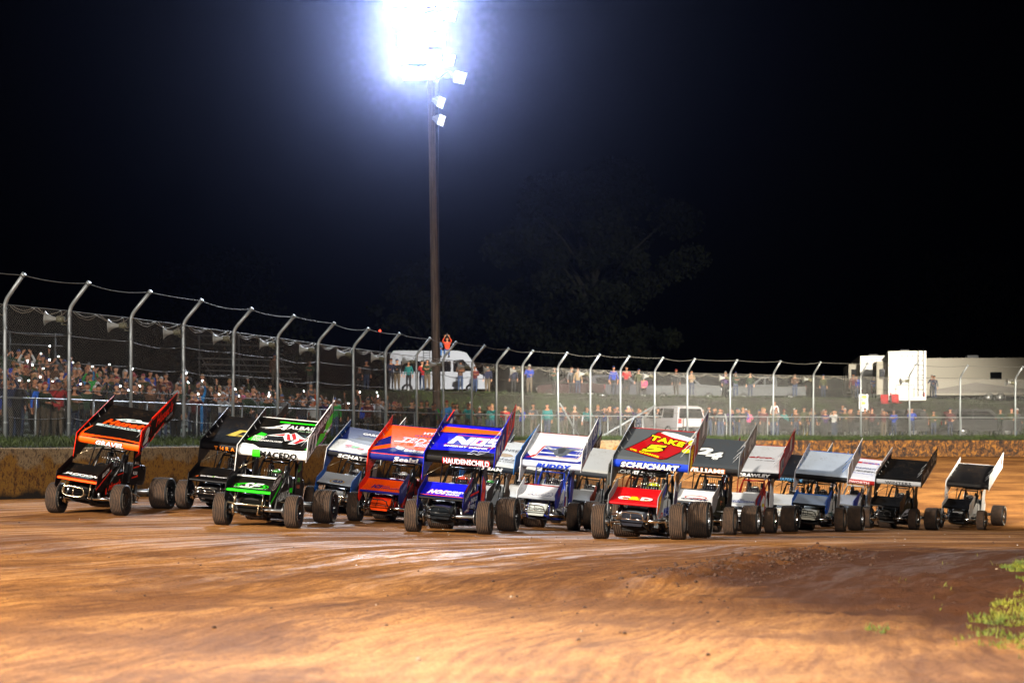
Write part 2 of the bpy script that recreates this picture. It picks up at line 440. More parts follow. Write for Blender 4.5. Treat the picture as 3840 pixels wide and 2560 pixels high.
colr = mix(wall_m, ramp(wall_m, [(.06, 1), (.24, 0)], hgt), colr, '#1c1510')  # shadow along the foot of the wall, put into the colour
farm = ramp(wall_m, [(0, 0), (.56, 0), (.66, 1)], mth(wall_m, 'DIVIDE', us.outputs[0], 90.))
clod = ramp(wall_m, [(.40, '#120a06'), (.5, '#4a2c10'), (.62, '#8a5a1a')], noise(wall_m, 4.2, 5, wp, .75, .8))
colr = mix(wall_m, farm, colr, clod)
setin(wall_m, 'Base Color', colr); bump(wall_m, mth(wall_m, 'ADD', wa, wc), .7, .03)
mb = MB(); UV = []
step = .5; i = -6.
while i < 30:
    j = i+step; rows = []
    for e in (i+.004 if abs(i*.5-round(i*.5)) < .01 else i, j-.004 if abs(j*.5-round(j*.5)) < .01 else j):
        pf = off_fence(e, -1.78); pb = off_fence(e, -1.40); z = wall_top(e); zb = ground(pf.x, pf.y)-.5
        rows.append([(pf.x, pf.y, zb), (pf.x, pf.y, z-.03), (pf.x+(pb.x-pf.x)*.09, pf.y+(pb.y-pf.y)*.09, z), (pb.x, pb.y, z), (pb.x, pb.y, z-.6)])
    A, B = rows
    for r_ in range(4):
        mb.quad(A[r_], B[r_], B[r_+1], A[r_+1])
        hh = [(-.4, 0), (0, .97), (.97, 1), (1, 1), (1, 1)]
        v0 = [-.4, .97, 1.0, 1.0, .6][r_]; v1 = [-.4, .97, 1.0, 1.0, .6][r_+1]
        UV += [(i*3.05, v0), (j*3.05, v0), (j*3.05, v1), (i*3.05, v1)]
    mb.add(A, [(0, 1, 2, 3, 4)]); UV += [(i*3.05, t) for t in (-.4, .97, 1, 1, .6)]
    i = j
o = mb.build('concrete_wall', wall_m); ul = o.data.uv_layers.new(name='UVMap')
for k, l in enumerate(ul.data): l.uv = UV[k]
tag(o, 'low concrete wall along the outside of the track, splashed with ochre mud', 'wall')

# ---- chain link
def link_mat(name, pitch, wire, col='#b8b8b4'):
    m = mat(name, col, .5, .2)
    nt = m.node_tree; out = nt.nodes['Material Output']; b = nt.nodes['Principled BSDF']
    uv = nt.nodes.new('ShaderNodeUVMap'); s = nt.nodes.new('ShaderNodeSeparateXYZ'); nt.links.new(uv.outputs[0], s.inputs[0])
    u = mth(m, 'MULTIPLY', s.outputs[0], 1.35)
    ms = []
    for op in ('ADD', 'SUBTRACT'):
        q = mth(m, 'FRACT', mth(m, 'ADD', mth(m, 'DIVIDE', mth(m, op, u, s.outputs[1]), pitch), 100.))
        ms.append(mth(m, 'GREATER_THAN', mth(m, 'ABSOLUTE', mth(m, 'SUBTRACT', q, .5)), .5-wire/2))
    a = mth(m, 'MAXIMUM', *ms)
    tr = nt.nodes.new('ShaderNodeBsdfTransparent'); mx = nt.nodes.new('ShaderNodeMixShader')
    nt.links.new(a, mx.inputs[0]); nt.links.new(tr.outputs[0], mx.inputs[1]); nt.links.new(b.outputs[0], mx.inputs[2])
    nt.links.new(mx.outputs[0], out.inputs[0])
    return m
link_m = link_mat('chain_link_wire', .088, .055); link2_m = link_mat('low_chain_link_wire', .07, .04, '#747470')
galv = mat('galvanised_steel', '#9aa0a2', .45, .5)
gn = noise(galv, 30, 3, geopos(galv)); setin(galv, 'Roughness', ramp(galv, [(.3, .3), (.7, .55)], gn))
cable_m = mat('steel_cable', '#5c5a54', .7, 0)

def strip(name, m, parent, i0, i1, q, zlo, zhi, sag=0.):
    V = []; F = []; UV = []; n = int((i1-i0)*4)+1; s = 0; last = None; us = []
    for k in range(n):
        i = i0+(i1-i0)*k/(n-1); p = off_fence(i, q)
        if last is not None: s += (Vector((p.x, p.y, 0))-Vector((last.x, last.y, 0))).length
        last = p; us.append(s); bow = sag*math.sin(math.pi*(i % 1))*(.6+.4*math.sin(i*7))
        n_ = fence_normal(i)
        V += [(p.x+n_.x*bow*.6, p.y+n_.y*bow*.6, p.z+zlo), (p.x+n_.x*bow, p.y+n_.y*bow, p.z+(zlo+zhi)/2), (p.x, p.y, p.z+zhi-bow*.5)]
    for k in range(n-1):
        for r_, (za, zb) in enumerate(((zlo, (zlo+zhi)/2), ((zlo+zhi)/2, zhi))):
            a = k*3+r_; F.append((a, a+3, a+4, a+1)); UV += [(us[k], za), (us[k+1], za), (us[k+1], zb), (us[k], zb)]
    mb = MB(); mb.add(V, F, 0, True); o = mb.build(name, m, parent); ul = o.data.uv_layers.new(name='UVMap')
    for k, l in enumerate(ul.data): l.uv = UV[k]
    return o

fence = empty('catch_fence', off_fence(0, 0)); tag(fence, 'tall chain link catch fence with angled post arms along the track wall', 'fence')
def keep(o, par):   # parent without moving
    o.parent = par; o.matrix_parent_inverse = Matrix.Translation(par.location).inverted()
postmesh = MB(); zz = 0
postmesh.tube([(0, 0, -.3), (0, 0, 2.), (0, 0, HF-.25), (0, 0, HF-.06), (.06, 0, HF+.08), (.14, 0, HF+.18), (.62, 0, HF+.68)], .052, 0, 10)
postmesh.tube([(.60, 0, HF+.66), (.66, 0, HF+.72)], .066, 0, 10)
for zc in (.45, 1.35, 2.2, 2.9, 3.4): postmesh.tube([(0, 0, zc), (0, 0, zc+.035)], .062, 0, 10)
pm = None
for i in range(-2, 29):
    p = off_fence(i, 0); n = fence_normal(i); ang = math.atan2(n.y, n.x)
    if pm is None: pm = postmesh.build('post', galv)
    else:
        pm = pm.copy(); COL.objects.link(pm)
    pm.parent = None
    pm.rotation_euler = (R(rnd.uniform(-.5, .5)), R(rnd.uniform(-.8, .8)), ang); pm.location = p
    keep(pm, fence)
o = strip('netting', link_m, None, -3, 29, .07, .02, HF-.05, .05); keep(o, fence)
def cable(zfun, q, r, par, name='cable', sag=.05, i0=-3, i1=29, m=cable_m, ph=0):
    mb = MB(); pts = []
    for k in range(int((i1-i0)*6)+1):
        i = i0+k/6; p = off_fence(i, q); f = i % 1
        pts.append(Vector((p.x, p.y, p.z+zfun-sag*4*f*(1-f)*(.7+.5*math.sin(math.floor(i)*2.3+ph)))))
    mb.tube(pts, r, 0, 5); o = mb.build(name, m); keep(o, par)
for k, z in enumerate((.62, 1.42, 2.12, 2.85)): cable(z, .02, .012, fence, sag=.09, ph=k)
cable(HF+.68, -.62, .012, fence, sag=.10)
cable(HF-.04, .03, .014, fence, 'top_wire', sag=.01)
mb = MB()
for i in range(-2, 28):     # loops of cabling tied under the top wire
    for (f0, f1, dp) in ((.06, .45, .17), (.1, .42, .1), (.42, .86, .14), (.5, .95, .2), (.86, 1.0, .3)):
        pts = []
        for k in range(9):
            f = f0+(f1-f0)*k/8; p = off_fence(i+f, -.03); u = k/8
            pts.append((p.x, p.y, p.z+HF-.06-dp*4*u*(1-u)*rnd.uniform(.9, 1.1)))
        mb.tube(pts, .008, 0, 4)
o = mb.build('hanging_wire', mat('pale_wire', '#9a9488', .6)); keep(o, fence)
# two raking props near the middle
mb = MB()
a = off_fence(14, -.1); b = off_fence(15.1, .9); mb.tube([a+Vector((0, 0, 1.75)), b], .045, 0, 8)
a = off_fence(17, -.1); b = off_fence(15.6, .9); mb.tube([a+Vector((0, 0, 1.75)), b+Vector((0, 0, -.1))], .05, 0, 8)
o = mb.build('brace', galv); keep(o, fence)

# horn loudspeakers
horn_w = mat('grey_horn_plastic', '#9a9c98', .5); horn_b = mat('horn_driver', '#5c5a44', .6)
hm = MB(); prof = [(0, .03), (-.03, .05), (-.12, .07), (-.2, .10), (-.27, .155), (-.30, .2), (-.31, .2), (-.28, .15), (-.2, .09), (-.1, .05)]
hm.lathe(prof, 'x', 20, 0); hm.lathe([(.22, .001), (.22, .07), (.2, .085), (0, .085), (0, .03)], 'x', 16, 1); hm.tube([(.15, 0, -.08), (.15, .0, -.14), (.28, 0, -.14)], .012, 1, 6)
h0 = None
ORD = ['first', 'second', 'third', 'fourth', 'fifth', 'sixth', 'seventh', 'eighth', 'ninth', 'tenth', 'eleventh', 'twelfth', 'thirteenth', 'fourteenth', 'fifteenth', 'sixteenth',
       'seventeenth', 'eighteenth', 'nineteenth', 'twentieth', 'twenty-first', 'twenty-second', 'twenty-third', 'twenty-fourth', 'twenty-fifth', 'twenty-sixth', 'twenty-seventh']
for i in list(range(1, 14))+[15, 17, 19, 21, 23, 25]:
    if h0 is None:
        h0 = empty('horn_speaker'); hb = hm.build('horn', [horn_w, horn_b], h0); h = h0
    else:
        h = h0.copy(); COL.objects.link(h); c = hb.copy(); COL.objects.link(c); c.parent = h
    p = off_fence(i, 0); t = (post_at(i-.5)-post_at(i+.5)); t.z = 0; t.normalize()
    h.location = Vector((p.x-.30, p.y-.12, p.z+HF-.27)); 
    h.rotation_euler = (0, R(rnd.uniform(-6, 6)), R(rnd.uniform(-10, 14)))
    tag(h, 'grey horn loudspeaker hung beside the %s fence post from the left' % ORD[i], 'loudspeaker', 'horn loudspeakers along the catch fence')

# low rail fence in front of the crowd
rail = empty('spectator_fence', off_fence(0, 2)); tag(rail, 'waist high pipe rail fence with chain link in front of the crowd', 'fence')
mb = MB(); mb.tube([off_fence(i*.5, 2.1)+Vector((0, 0, 1.2)) for i in range(-6, 58)], .026, 0, 8); o = mb.build('rail', galv); keep(o, rail)
q0 = None
mb = MB(); mb.tube([(0, 0, -.2), (0, 0, 1.2)], .03, 0, 8); mb.tube([(0, 0, 1.19), (0, 0, 1.23)], .04, 0, 8)
for i in range(-3, 29):
    p = off_fence(i+.45, 2.1)
    if q0 is None: q0 = mb.build('post', galv); q = q0
    else: q = q0.copy(); COL.objects.link(q)
    q.parent = None; q.location = p; keep(q, rail)
o = strip('netting', link2_m, None, -3, 29, 2.14, .03, 1.18); keep(o, rail)
# ------------------------------------------------------------------ sprint cars
rubber = mat('tyre_sidewall', '#0c0c0d', .55); tread_m = mat('dusty_tread', '#5a4634', .95)
tc = objco(tread_m); tn = noise(tread_m, 8, 4, tc); tn2 = noise(tread_m, 90, 3, tc)
setin(tread_m, 'Base Color', mix(tread_m, ramp(tread_m, [(.3, 0), (.7, 1)], tn), '#2c1f15', '#4a3524'))
bump(tread_m, tn2, .6, .004)
groove_m = mat('tread_groove', '#0c0806', .95); tlet = mat('sidewall_lettering', '#b8b8b0', .7)
chrome = mat('polished_metal', '#d8d8d6', .13, 1.); alu = mat('brushed_aluminium', '#b0b2b4', .3, .9)
blackrim = mat('black_wheel', '#0d0d0e', .3, .2, coat=.4); blackp = mat('black_carbon', '#0b0b0c', .3, 0, coat=.3)
blackt = mat('black_tube', '#111112', .32, .3); eng = mat('engine_metal', '#3c3c3e', .35, .8); dark = mat('matt_black', '#0a0a0a', .8)
visor = mat('visor', '#1a1a22', .08, .3); nickel = mat('nickel_tube', '#b9a98c', .22, .9)

def wheel_meshes(r, wd, cover, rimm, sgn):
    """sgn +1: outer face at +x.  returns (tyre MB, rim MB)"""
    t = MB(); h = wd/2; nr = 7 if wd < .3 else 10
    prof = []; mis = []
    rr = r*.56
    prof.append((-h*.80, rr)); prof.append((-h*1.0, rr+(r-rr)*.25)); prof.append((-h*1.06, rr+(r-rr)*.62)); prof.append((-h*.99, r*.962)); mis += [0, 0, 0]
    for k in range(nr):
        a0 = -h*.94+k*(2*h*.94)/nr; a1 = a0+2*h*.94/nr
        g = .015 if wd < .3 else .018; rc = r-.012*abs((a0+a1)/2/h)**3
        prof += [(a0+.0005, rc-.009), (a0+g*.5, rc), (a1-g, rc), (a1-g*.5, rc-.009)]
        mis += [1 if k else 0, 1, 1, 2]
    prof = prof[:]; prof += [(h*.99, r*.962), (h*1.06, rr+(r-rr)*.62), (h*1.0, rr+(r-rr)*.25), (h*.80, rr)]; mis += [0, 0, 0, 0]
    t.lathe(prof, 'x', 64, 0, mis=mis[:len(prof)-1], smooth=True)
    # raised pale lettering round both walls
    for side in (1, -1):
        for rot in (0, math.pi):
            vs, fs, x0, x1, y0, y1 = text2d('HOOSIER', .03)
            sp = 1.25; rm = rr+(r-rr)*.60; hh = (r-rr)*.34
            def fn(a, b, off):
                th = rot+sp*(.5-(a-x0)/(x1-x0))*1.0; q = rm+hh*((b-y0)/(y1-y0)-.5)
                k = (q-rm)/(r-rr); xw = h*1.065+.003-abs(k)*.05*wd
                return (side*xw, math.cos(th)*q*side if side > 0 else -math.cos(th)*q, math.sin(th)*q)
            t.add([fn(a, b, 0) for a, b in vs], fs, 3)
    m = MB(); s = sgn
    m.lathe([(-h*.82, rr*1.02), (-h*.86, rr*.97), (-h*.7, rr*.9), (h*.7, rr*.9), (h*.86, rr*.97), (h*.82, rr*1.02)], 'x', 40, 0)
    if cover:
        m.lathe([(s*h*.74, rr*.92), (s*h*.80, rr*.86), (s*h*.84, rr*.55), (s*h*.80, rr*.5), (s*h*.82, rr*.25), (s*h*.84, 0.001)], 'x', 40, 1)
    else:
        m.lathe([(s*h*.62, rr*.9), (s*h*.42, rr*.72), (s*h*.30, rr*.55), (s*h*.28, rr*.34), (s*h*.40, rr*.30), (s*h*.44, rr*.12), (s*h*.44, .001)], 'x', 40, 0)
    m.lathe([(-s*h*.55, rr*.9), (-s*h*.3, rr*.6), (-s*h*.2, .03)], 'x', 32, 0)
    m.lathe([(s*h*.84, rr*.99), (s*h*.92, rr*.97), (s*h*.92, rr*.88), (s*h*.84, rr*.86)], 'x', 40, 0)
    for k in range(8):
        th = k*math.pi/4; q = rr*.80
        m.tube([(s*h*.5, math.cos(th)*q, math.sin(th)*q), (s*h*.95, math.cos(th)*q, math.sin(th)*q)], .012, 0, 6)
    m.tube([(-s*h*1.3, 0, 0), (s*h*.6, 0, 0)], .05, 0, 12)
    return t, m
WC = {}
def wheel(par, kind, cover, rimm, loc, steer=0):
    key = (kind, cover, rimm.name)
    r, wd, s = {'fr': (.325, .25, -1), 'fl': (.325, .25, 1), 'rl': (.352, .385, 1), 'rr': (.405, .46, -1)}[kind]
    if key not in WC:
        t, m = wheel_meshes(r, wd, cover, rimm, s)
        a = m.build('wheel', [rimm, blackrim if cover != 2 else alu], par, fix=True); b = t.build('tyre', [rubber, tread_m, groove_m, tlet], a)
        WC[key] = (a.data, b.data)
    else:
        a = bpy.data.objects.new('wheel', WC[key][0]); COL.objects.link(a); a.parent = par
        b = bpy.data.objects.new('tyre', WC[key][1]); COL.objects.link(b); b.parent = a
    a.location = (loc[0], loc[1], r-.006); a.rotation_euler = (rnd.uniform(0, 6), 0, 0)
    a.rotation_euler = Matrix.Rotation(steer, 3, 'Z').to_euler() if kind[0] == 'f' else (rnd.uniform(0, 6), 0, 0)
    return a

# wing cross section (y back, z up) from the bottom of the leading edge over the top to the trailing edge
def spline(pts, n=40):
    out = []
    P_ = [pts[0]]+list(pts)+[pts[-1]]
    for k in range(1, len(P_)-2):
        p0, p1, p2, p3 = [Vector(p) for p in P_[k-1:k+3]]
        for j in range(n):
            t = j/n; out.append(.5*((2*p1)+(p2-p0)*t+(2*p0-5*p1+4*p2-p3)*t*t+(3*p1-p0-3*p2+p3)*t*t*t))
    out.append(Vector(pts[-1])); return out
class Surf:
    def __init__(s, pts):
        s.p = spline(pts, 10); s.a = [0]
        for k in range(1, len(s.p)): s.a.append(s.a[-1]+(s.p[k]-s.p[k-1]).length)
        s.L = s.a[-1]
    def at(s, a):
        a = min(max(a, 0), s.L-1e-5); k = int(np.searchsorted(s.a, a, 'right')-1); k = min(k, len(s.p)-2)
        f = (a-s.a[k])/(s.a[k+1]-s.a[k]); p = s.p[k].lerp(s.p[k+1], f); t = (s.p[k+1]-s.p[k]).normalized()
        return p, Vector((-t.y, t.x))
    def fn(s):
        def f(x, a, off):
            p, n = s.at(a); e = a-min(max(a, 0), s.L)
            return (x, p.x+n.x*off, p.y+n.y*off)
        return f
TOP = Surf([(1.06, 1.375), (.98, 1.375), (.925, 1.42), (.918, 1.48), (.95, 1.55), (1.05, 1.61), (1.3, 1.735), (1.7, 1.93), (2.05, 2.12), (2.31, 2.27)])
NOSE = Surf([(-.33, .60), (-.36, .61), (-.365, .635), (-.34, .66), (-.22, .705), (0, .80), (.15, .89), (.24, .955)])
LETOP = .245   # arc length where the leading band ends
_tf = TOP.fn()
def top_fn(x, a, off):     # liveries were drawn with the band ending at .155 m and the top at 1.66 m
    return _tf(x, a*LETOP/.155 if a < .155 else LETOP+(a-.155)*(TOP.L-LETOP)/1.505, off)
HW, NW = .715, .445
def foil(surf, hw, thick, mi_top, mi_band, band, mi_un):
    mb = MB(); arcs = sorted(set([0, band]+list(np.linspace(0, band, 7))+list(np.linspace(band, surf.L, 16))))
    f = surf.fn()
    for k in range(len(arcs)-1):
        a, b = arcs[k], arcs[k+1]
        mb.add([f(-hw, a, 0), f(hw, a, 0), f(hw, b, 0), f(-hw, b, 0)], [(0, 1, 2, 3)], mi_band if b <= band+1e-6 else mi_top, True)
    ca = list(np.linspace(band, surf.L, 10)); c = surf.L
    und = lambda a: -thick*(1-(a-band)/(c-band))-.008
    pts = [(0, 0)]+[(a, und(a)) for a in ca]
    for k in range(len(pts)-1):
        (a, oa), (b, ob) = pts[k], pts[k+1]
        mb.add([f(-hw, a, oa), f(-hw, b, ob), f(hw, b, ob), f(hw, a, oa)], [(0, 1, 2, 3)], mi_un, True)
    mb.add([f(-hw, c, 0), f(hw, c, 0), f(hw, c, -.008), f(-hw, c, -.008)], [(0, 1, 2, 3)], mi_top)
    return mb
CUT_T = [.03, .055, .08, .105, .13, .155, .2, .25, .3, .45, .6, .8, 1.0, 1.2, 1.35]
CUT_N = [.05, .08, .11, .2, .3, .4, .5]
class Pal:   # collects the colours one mesh uses
    def __init__(s): s.m = []; s.k = {}
    def __call__(s, c):
        key = c if isinstance(c, str) else c.name
        if key not in s.k: s.k[key] = len(s.m); s.m.append(paint(c) if isinstance(c, str) else c)
        return s.k[key]
def apply_graphics(mb, pal, items, fn, cuts=()):
    off = .003
    for it in items:
        k = it[0]
        if k == 't':       # ('t', text, x, y, w, h, colour, {opts})
            _, body, x, y, wd, ht, col = it[:7]; o = it[7] if len(it) > 7 else {}
            if 'out' in o:
                letter(mb, pal(o['out']), body, fn, x, y, wd*1.03+.012+o.get('ob', 0)*.5, ht*1.10+.014+o.get('ob', 0)*.3, off, o.get('b', .03)+.03+o.get('ob', 0), o.get('s', 0), o.get('sl', 0), cuts); off += .0012
            letter(mb, pal(col), body, fn, x, y, wd, ht, off, o.get('b', .03), o.get('s', 0), o.get('sl', 0), cuts)
        elif k == 'p': shape(mb, pal(it[2]), it[1], fn, off, cuts)
        elif k == 'r':     # ring
            vs, fs = ringpoly(*it[1:6]); lay(mb, pal(it[6]), vs, fs, fn, off, cuts)
        elif k == 'e': shape(mb, pal(it[5]), ell(*it[1:5]), fn, off, cuts)
        off += .0012
def rect(x0, x1, y0, y1): return [(x0, y0), (x1, y0), (x1, y1), (x0, y1)]

# board outlines in (y, z)
BR = [(.86, 1.33), (.84, 1.82), (1.28, 2.07), (1.285, 2.11), (2.50, 2.75), (2.50, 2.22), (2.32, 2.12), (1.9, 1.92)]
BL = [(.87, 1.00), (.85, 1.56), (2.47, 2.48), (2.46, 1.92), (1.6, 1.42), (.93, 1.0)]
NR = [(-.40, .50), (-.40, .78), (.20, 1.10), (.27, 1.09), (.10, .62), (-.05, .47), (-.28, .42)]
NL = [(-.40, .47), (-.40, .76), (.22, 1.10), (.27, 1.06), (.26, .82), (-.1, .60), (-.30, .40)]
def bfn(x0):   # boards facing +x: (s along y from the front edge, t up), both in metres, climbing with the board
    def f(a, b, off): return (x0+off, .86+a, 1.345+.52*a+b if a < 9 else 0)
    return f
def nfn(x0):
    def f(a, b, off): return (x0+off, -.40+a, .50+.53*a+b)
    return f
def side_fn(a, b, off):   # flank of the bodywork
    t = a/1.15; return (.225+.105*t+off*1+.001, -.02+a, .30+b)

# how each car sits on its springs: sideways shift, lift, roll, pitch, heading
BODYFIT = {'two': (-.154, .072, 7.2, -3.5, 9.8), 'black': (-.09, .0, 2.6, -3.5, 8.8), 'fortyone': (-.126, .036, 3.2, -4.5, 8.6), 'orange': (-.107, .018, 2.2, -2.8, 11.9), 'blue': (-.117, .022, 3.5, -2.9, 11.0),
           'white': (-.126, .056, 2.6, -1.2, 13.4), 'grey': (-.073, -.018, 4.7, -3.9, 16.1), 'slate': (-.107, .077, 3.8, -1.9, 20.0), 'redboard': (-.06, .044, 3.1, -1., 21.3), 'bluetrim': (-.091, .053, 5.5, -3.2, 21.9),
           'winter': (-.115, .047, 3.6, -2.8, 28.2), 'last': (-.084, .028, 2.3, -6.0, 30.)}
def make_car(key, label, pos, psi, roll, L, group='winged sprint cars packed together on the dirt track'):
    pal = Pal()
    x, y, z = pos
    h = R(psi); ax = Vector((math.cos(h), -math.sin(h), 0)); ay = Vector((math.sin(h), math.cos(h), 0))
    c = Vector((x, y, 0)); g = lambda p: ground(p.x, p.y)
    pts = {k: Vector((0, 0, 0))+c+ax*a+ay*b for k, (a, b) in {'fl': (.71, 0), 'fr': (-.71, 0), 'rl': (.75, 2.15), 'rr': (-.67, 2.15)}.items()}
    for k, p in pts.items(): p.z = ground(p.x, p.y)
    X = (pts['fl']-pts['fr']).normalized(); Y = ((pts['rl']+pts['rr'])/2-(pts['fl']+pts['fr'])/2); Z = X.cross(Y).normalized(); Y = Z.cross(X)
    root = empty('sprint_car'); fc = (pts['fl']+pts['fr'])/2
    mw = Matrix((X, Y, Z)).transposed().to_4x4(); mw.translation = fc; root.matrix_world = mw
    tag(root, label, 'race car', group)
    rr = R(roll); rc = Vector((0, 0, .32))
    bx, bz, pit = BODYFIT.get(key, (-.10, .04, 3.5, -3, 0))[:2]+(BODYFIT.get(key, (0, 0, 0, -3, 0))[3],)
    CM = Matrix.Translation(rc+Vector((bx, 0, bz))) @ Matrix.Rotation(rr, 4, 'Y') @ Matrix.Rotation(R(pit), 4, 'X') @ Matrix.Translation(-rc)
    def put(o):
        o.matrix_local = CM; return o
    wt, wb_, un = L['wing'], L['band'], L.get('under', '#0d0d0e')
    # top wing
    p1 = Pal(); mi = [p1(wt), p1(wb_), p1(un)]
    mb = foil(TOP, HW, .05, mi[0], mi[1], LETOP, mi[2])
    e = L.get('edge')
    if e: shape(mb, p1(e), rect(-HW+.001, HW-.001, TOP.L-.035, TOP.L-.001), TOP.fn(), .002, CUT_T)
    apply_graphics(mb, p1, L.get('wg', []), top_fn, CUT_T)
    wing = put(mb.build('top_wing', p1.m, root))
    # side boards: sub-parts
    for side, poly in (('R', BR), ('L', BL)):
        p2 = Pal(); s = 1 if side == 'R' else -1; xo = s*(HW+.008)
        ci = p2(L['board'] if side == 'R' else L.get('inner', L['board']))
        mb = MB(); mb.prism(poly, 'x', xo-.007, xo+.007, ci)
        ed = p2(L.get('bedge', '#c8c8c8'))
        if side == 'R':
            mb.tube([(xo, .86, 1.33), (xo, .84, 1.82), (xo, 1.28, 2.07)], .009, ed, 6); mb.tube([(xo, 1.285, 2.11), (xo, 2.50, 2.75), (xo, 2.5, 2.22)], .009, ed, 6)
            mb.prism([(1.27, 1.98), (1.27, 2.09), (1.31, 2.11), (1.31, 1.62)], 'x', xo+.007, xo+.02, ci)
            apply_graphics(mb, p2, L.get('bg', []), bfn(xo+.008))
        else:
            mb.tube([(xo, .86, 1.00), (xo, .85, 1.56), (xo, 2.47, 2.48), (xo, 2.46, 1.9)], .009, ed, 6)
            apply_graphics(mb, p2, L.get('ig', []), bfn(xo+.008))
        rod = p2(mat('brace_rod', '#c4c4c4', .35, .6)) if L.get('rods', 1) != 'blue' else p2('#1e5fb0')
        if L.get('rods', 1):
            for (yy, dx) in ((1.15, .26), (1.35, .30), (1.75, .30), (2.0, .26)):
                p, n = TOP.at(yy-.70); zt = {'R': 1.80+.54*(yy-.86), 'L': 1.56+.56*(yy-.86)}[side]
                q = .42 if side == 'R' else .0
                if side == 'R': mb.tube([(xo-.01, yy, zt-.03), (xo-dx, yy+.02, 1.56+.52*(yy-1.03)+.0)], .006, rod, 5)
                else: mb.tube([(xo+.01, yy, zt-.02), (xo+.10, yy+.02, 1.54+.50*(yy-1.03))], .006, rod, 5)
        if side == 'L':
            for (ya, yb) in ((.95, 1.2),): mb.tube([(xo+.01, ya, 1.08), (-.28, yb+.2, 1.43)], .008, p2(nickel), 6)
        b = mb.build('side_board', p2.m, wing)
    # nose wing
    p1 = Pal(); mi = [p1(L.get('nwing', wt)), p1(L.get('nband', wb_)), p1(un)]
    mb = foil(NOSE, NW, .018, mi[0], mi[1], .09, mi[2])
    if L.get('nedge'): shape(mb, p1(L['nedge']), rect(-NW+.001, NW-.001, NOSE.L-.05, NOSE.L-.001), NOSE.fn(), .002, CUT_N)
    ngi = [((it[0], it[1], it[2], it[3]+.06)+(it[4]*1.1, it[5]*1.75)+tuple(it[6:])) if it[0] == 't' else ((it[0], it[1], it[2]+.05)+tuple(it[3:]) if it[0] in 'er' else it) for it in L.get('ng', [])]
    apply_graphics(mb, p1, ngi, NOSE.fn(), CUT_N)
    nw = put(mb.build('nose_wing', p1.m, root))
    for side, poly in (('R', NR), ('L', NL)):
        p2 = Pal(); s = 1 if side == 'R' else -1; xo = s*(NW+.006); mb = MB()
        ci = p2(L.get('nboard', L['board']) if side == 'R' else L.get('ninner', L.get('nboard', L['board'])))
        mb.prism(poly, 'x', xo-.005, xo+.005, ci)
        if side == 'R': apply_graphics(mb, p2, L.get('nbg', []), nfn(xo+.006))
        mb.build('side_board', p2.m, nw)
    # bodywork: hood with nose, flank panels
    p1 = Pal(); hc = p1(L['hood']); tc_ = p1(L.get('cowl', L['hood'])); mb = MB()
    secs = [(-.10, .17, .34, .50), (.02, .205, .31, .585), (.35, .25, .30, .70), (.75, .29, .30, .83), (1.02, .315, .30, .93), (1.16, .32, .30, .955)]
    for k in range(len(secs)-1):
        (ya, wa_, za, ta), (yb, wb2, zb, tb) = secs[k], secs[k+1]
        def sec(yy, ww, z0, z1): return [(-ww, yy, z0), (-ww, yy, z1-.05), (-ww*.86, yy, z1-.01), (0, yy, z1+.012), (ww*.86, yy, z1-.01), (ww, yy, z1-.05), (ww, yy, z0)]
        A, B = sec(ya, wa_, za, ta), sec(yb, wb2, zb, tb)
        for j in range(6):
            mb.add([A[j], B[j], B[j+1], A[j+1]][::-1], [(0, 1, 2, 3)], tc_ if (k >= 3 and 0 < j < 5) else hc, True)
    A = [(-.17, -.10, .34), (-.17, -.10, .45), (-.14, -.10, .49), (0, -.10, .512), (.14, -.10, .49), (.17, -.10, .45), (.17, -.10, .34)]
    mb.add(A, [tuple(range(7))], hc)
    # raised scoop at the back of the hood and its dark lip
    mb.prism([(.84, .90), (1.0, .98), (1.16, 1.0), (1.16, .93), (.84, .84)], 'x', -.21, .21, tc_)
    put(mb.build('hood', p1.m, root, fix=True))
    p1 = Pal(); nc = p1(L.get('nose', L['hood'])); mb = MB()
    mb.add([(-.20, -.30, .30), (.20, -.30, .30), (.235, .0, .56), (-.235, .0, .56), (-.17, -.28, .24), (.17, -.28, .24), (.2, .05, .3), (-.2, .05, .3)],
           [(0, 1, 2, 3), (4, 5, 1, 0), (1, 5, 6, 2), (0, 3, 7, 4), (2, 6, 7, 3), (4, 7, 6, 5)], nc)
    put(mb.build('nose_cone', p1.m, root, fix=True))
    for s in (1, -1):
        p1 = Pal(); sc = p1(L.get('side', L['hood'])); mb = MB()
        poly = [(.45, .28), (.45, .66), (1.16, .88), (1.34, .86), (1.42, .62), (1.40, .26)]
        xo = lambda yy: s*(.275+.085*(yy-.45))
        o_ = [(xo(a), a, b) for a, b in poly]; i_ = [(xo(a)-s*.012, a, b) for a, b in poly]; n = len(poly)
        mb.add(o_+i_, [tuple(range(n)), tuple(range(n, 2*n))[::-1]]+[(k, (k+1) % n, n+(k+1) % n, n+k) for k in range(n)], sc)
        if s > 0:
            f = lambda a, b, off: (.275+.085*(a-.45)+.004+off, a, b)
            apply_graphics(mb, p1, L.get('sg', []), f)
        put(mb.build('side_panel', p1.m, root, fix=True))
    # tail tank and sail panel
    p1 = Pal(); mb = MB(); c1 = p1(L.get('tail', L['hood']))
    mb.box((0, 2.25, .82), (.56, .72, .48), c1, bev=.12); put(mb.build('tail_tank', p1.m, root))
    p1 = Pal(); mb = MB(); c1 = p1(L.get('sail', L['hood']))
    mb.prism([(1.45, .62), (1.47, 1.34), (1.80, 1.50), (1.86, .95), (1.80, .60)], 'x', .385, .395, c1)
    f = lambda a, b, off: (.396+off, a, b)
    apply_graphics(mb, p1, L.get('lg', []), f)
    put(mb.build('sail_panel', p1.m, root))
    # roll cage and wing posts
    cg = L.get('cage', blackt); p1 = Pal(); ci = p1(cg); mb = MB(); r_ = .019
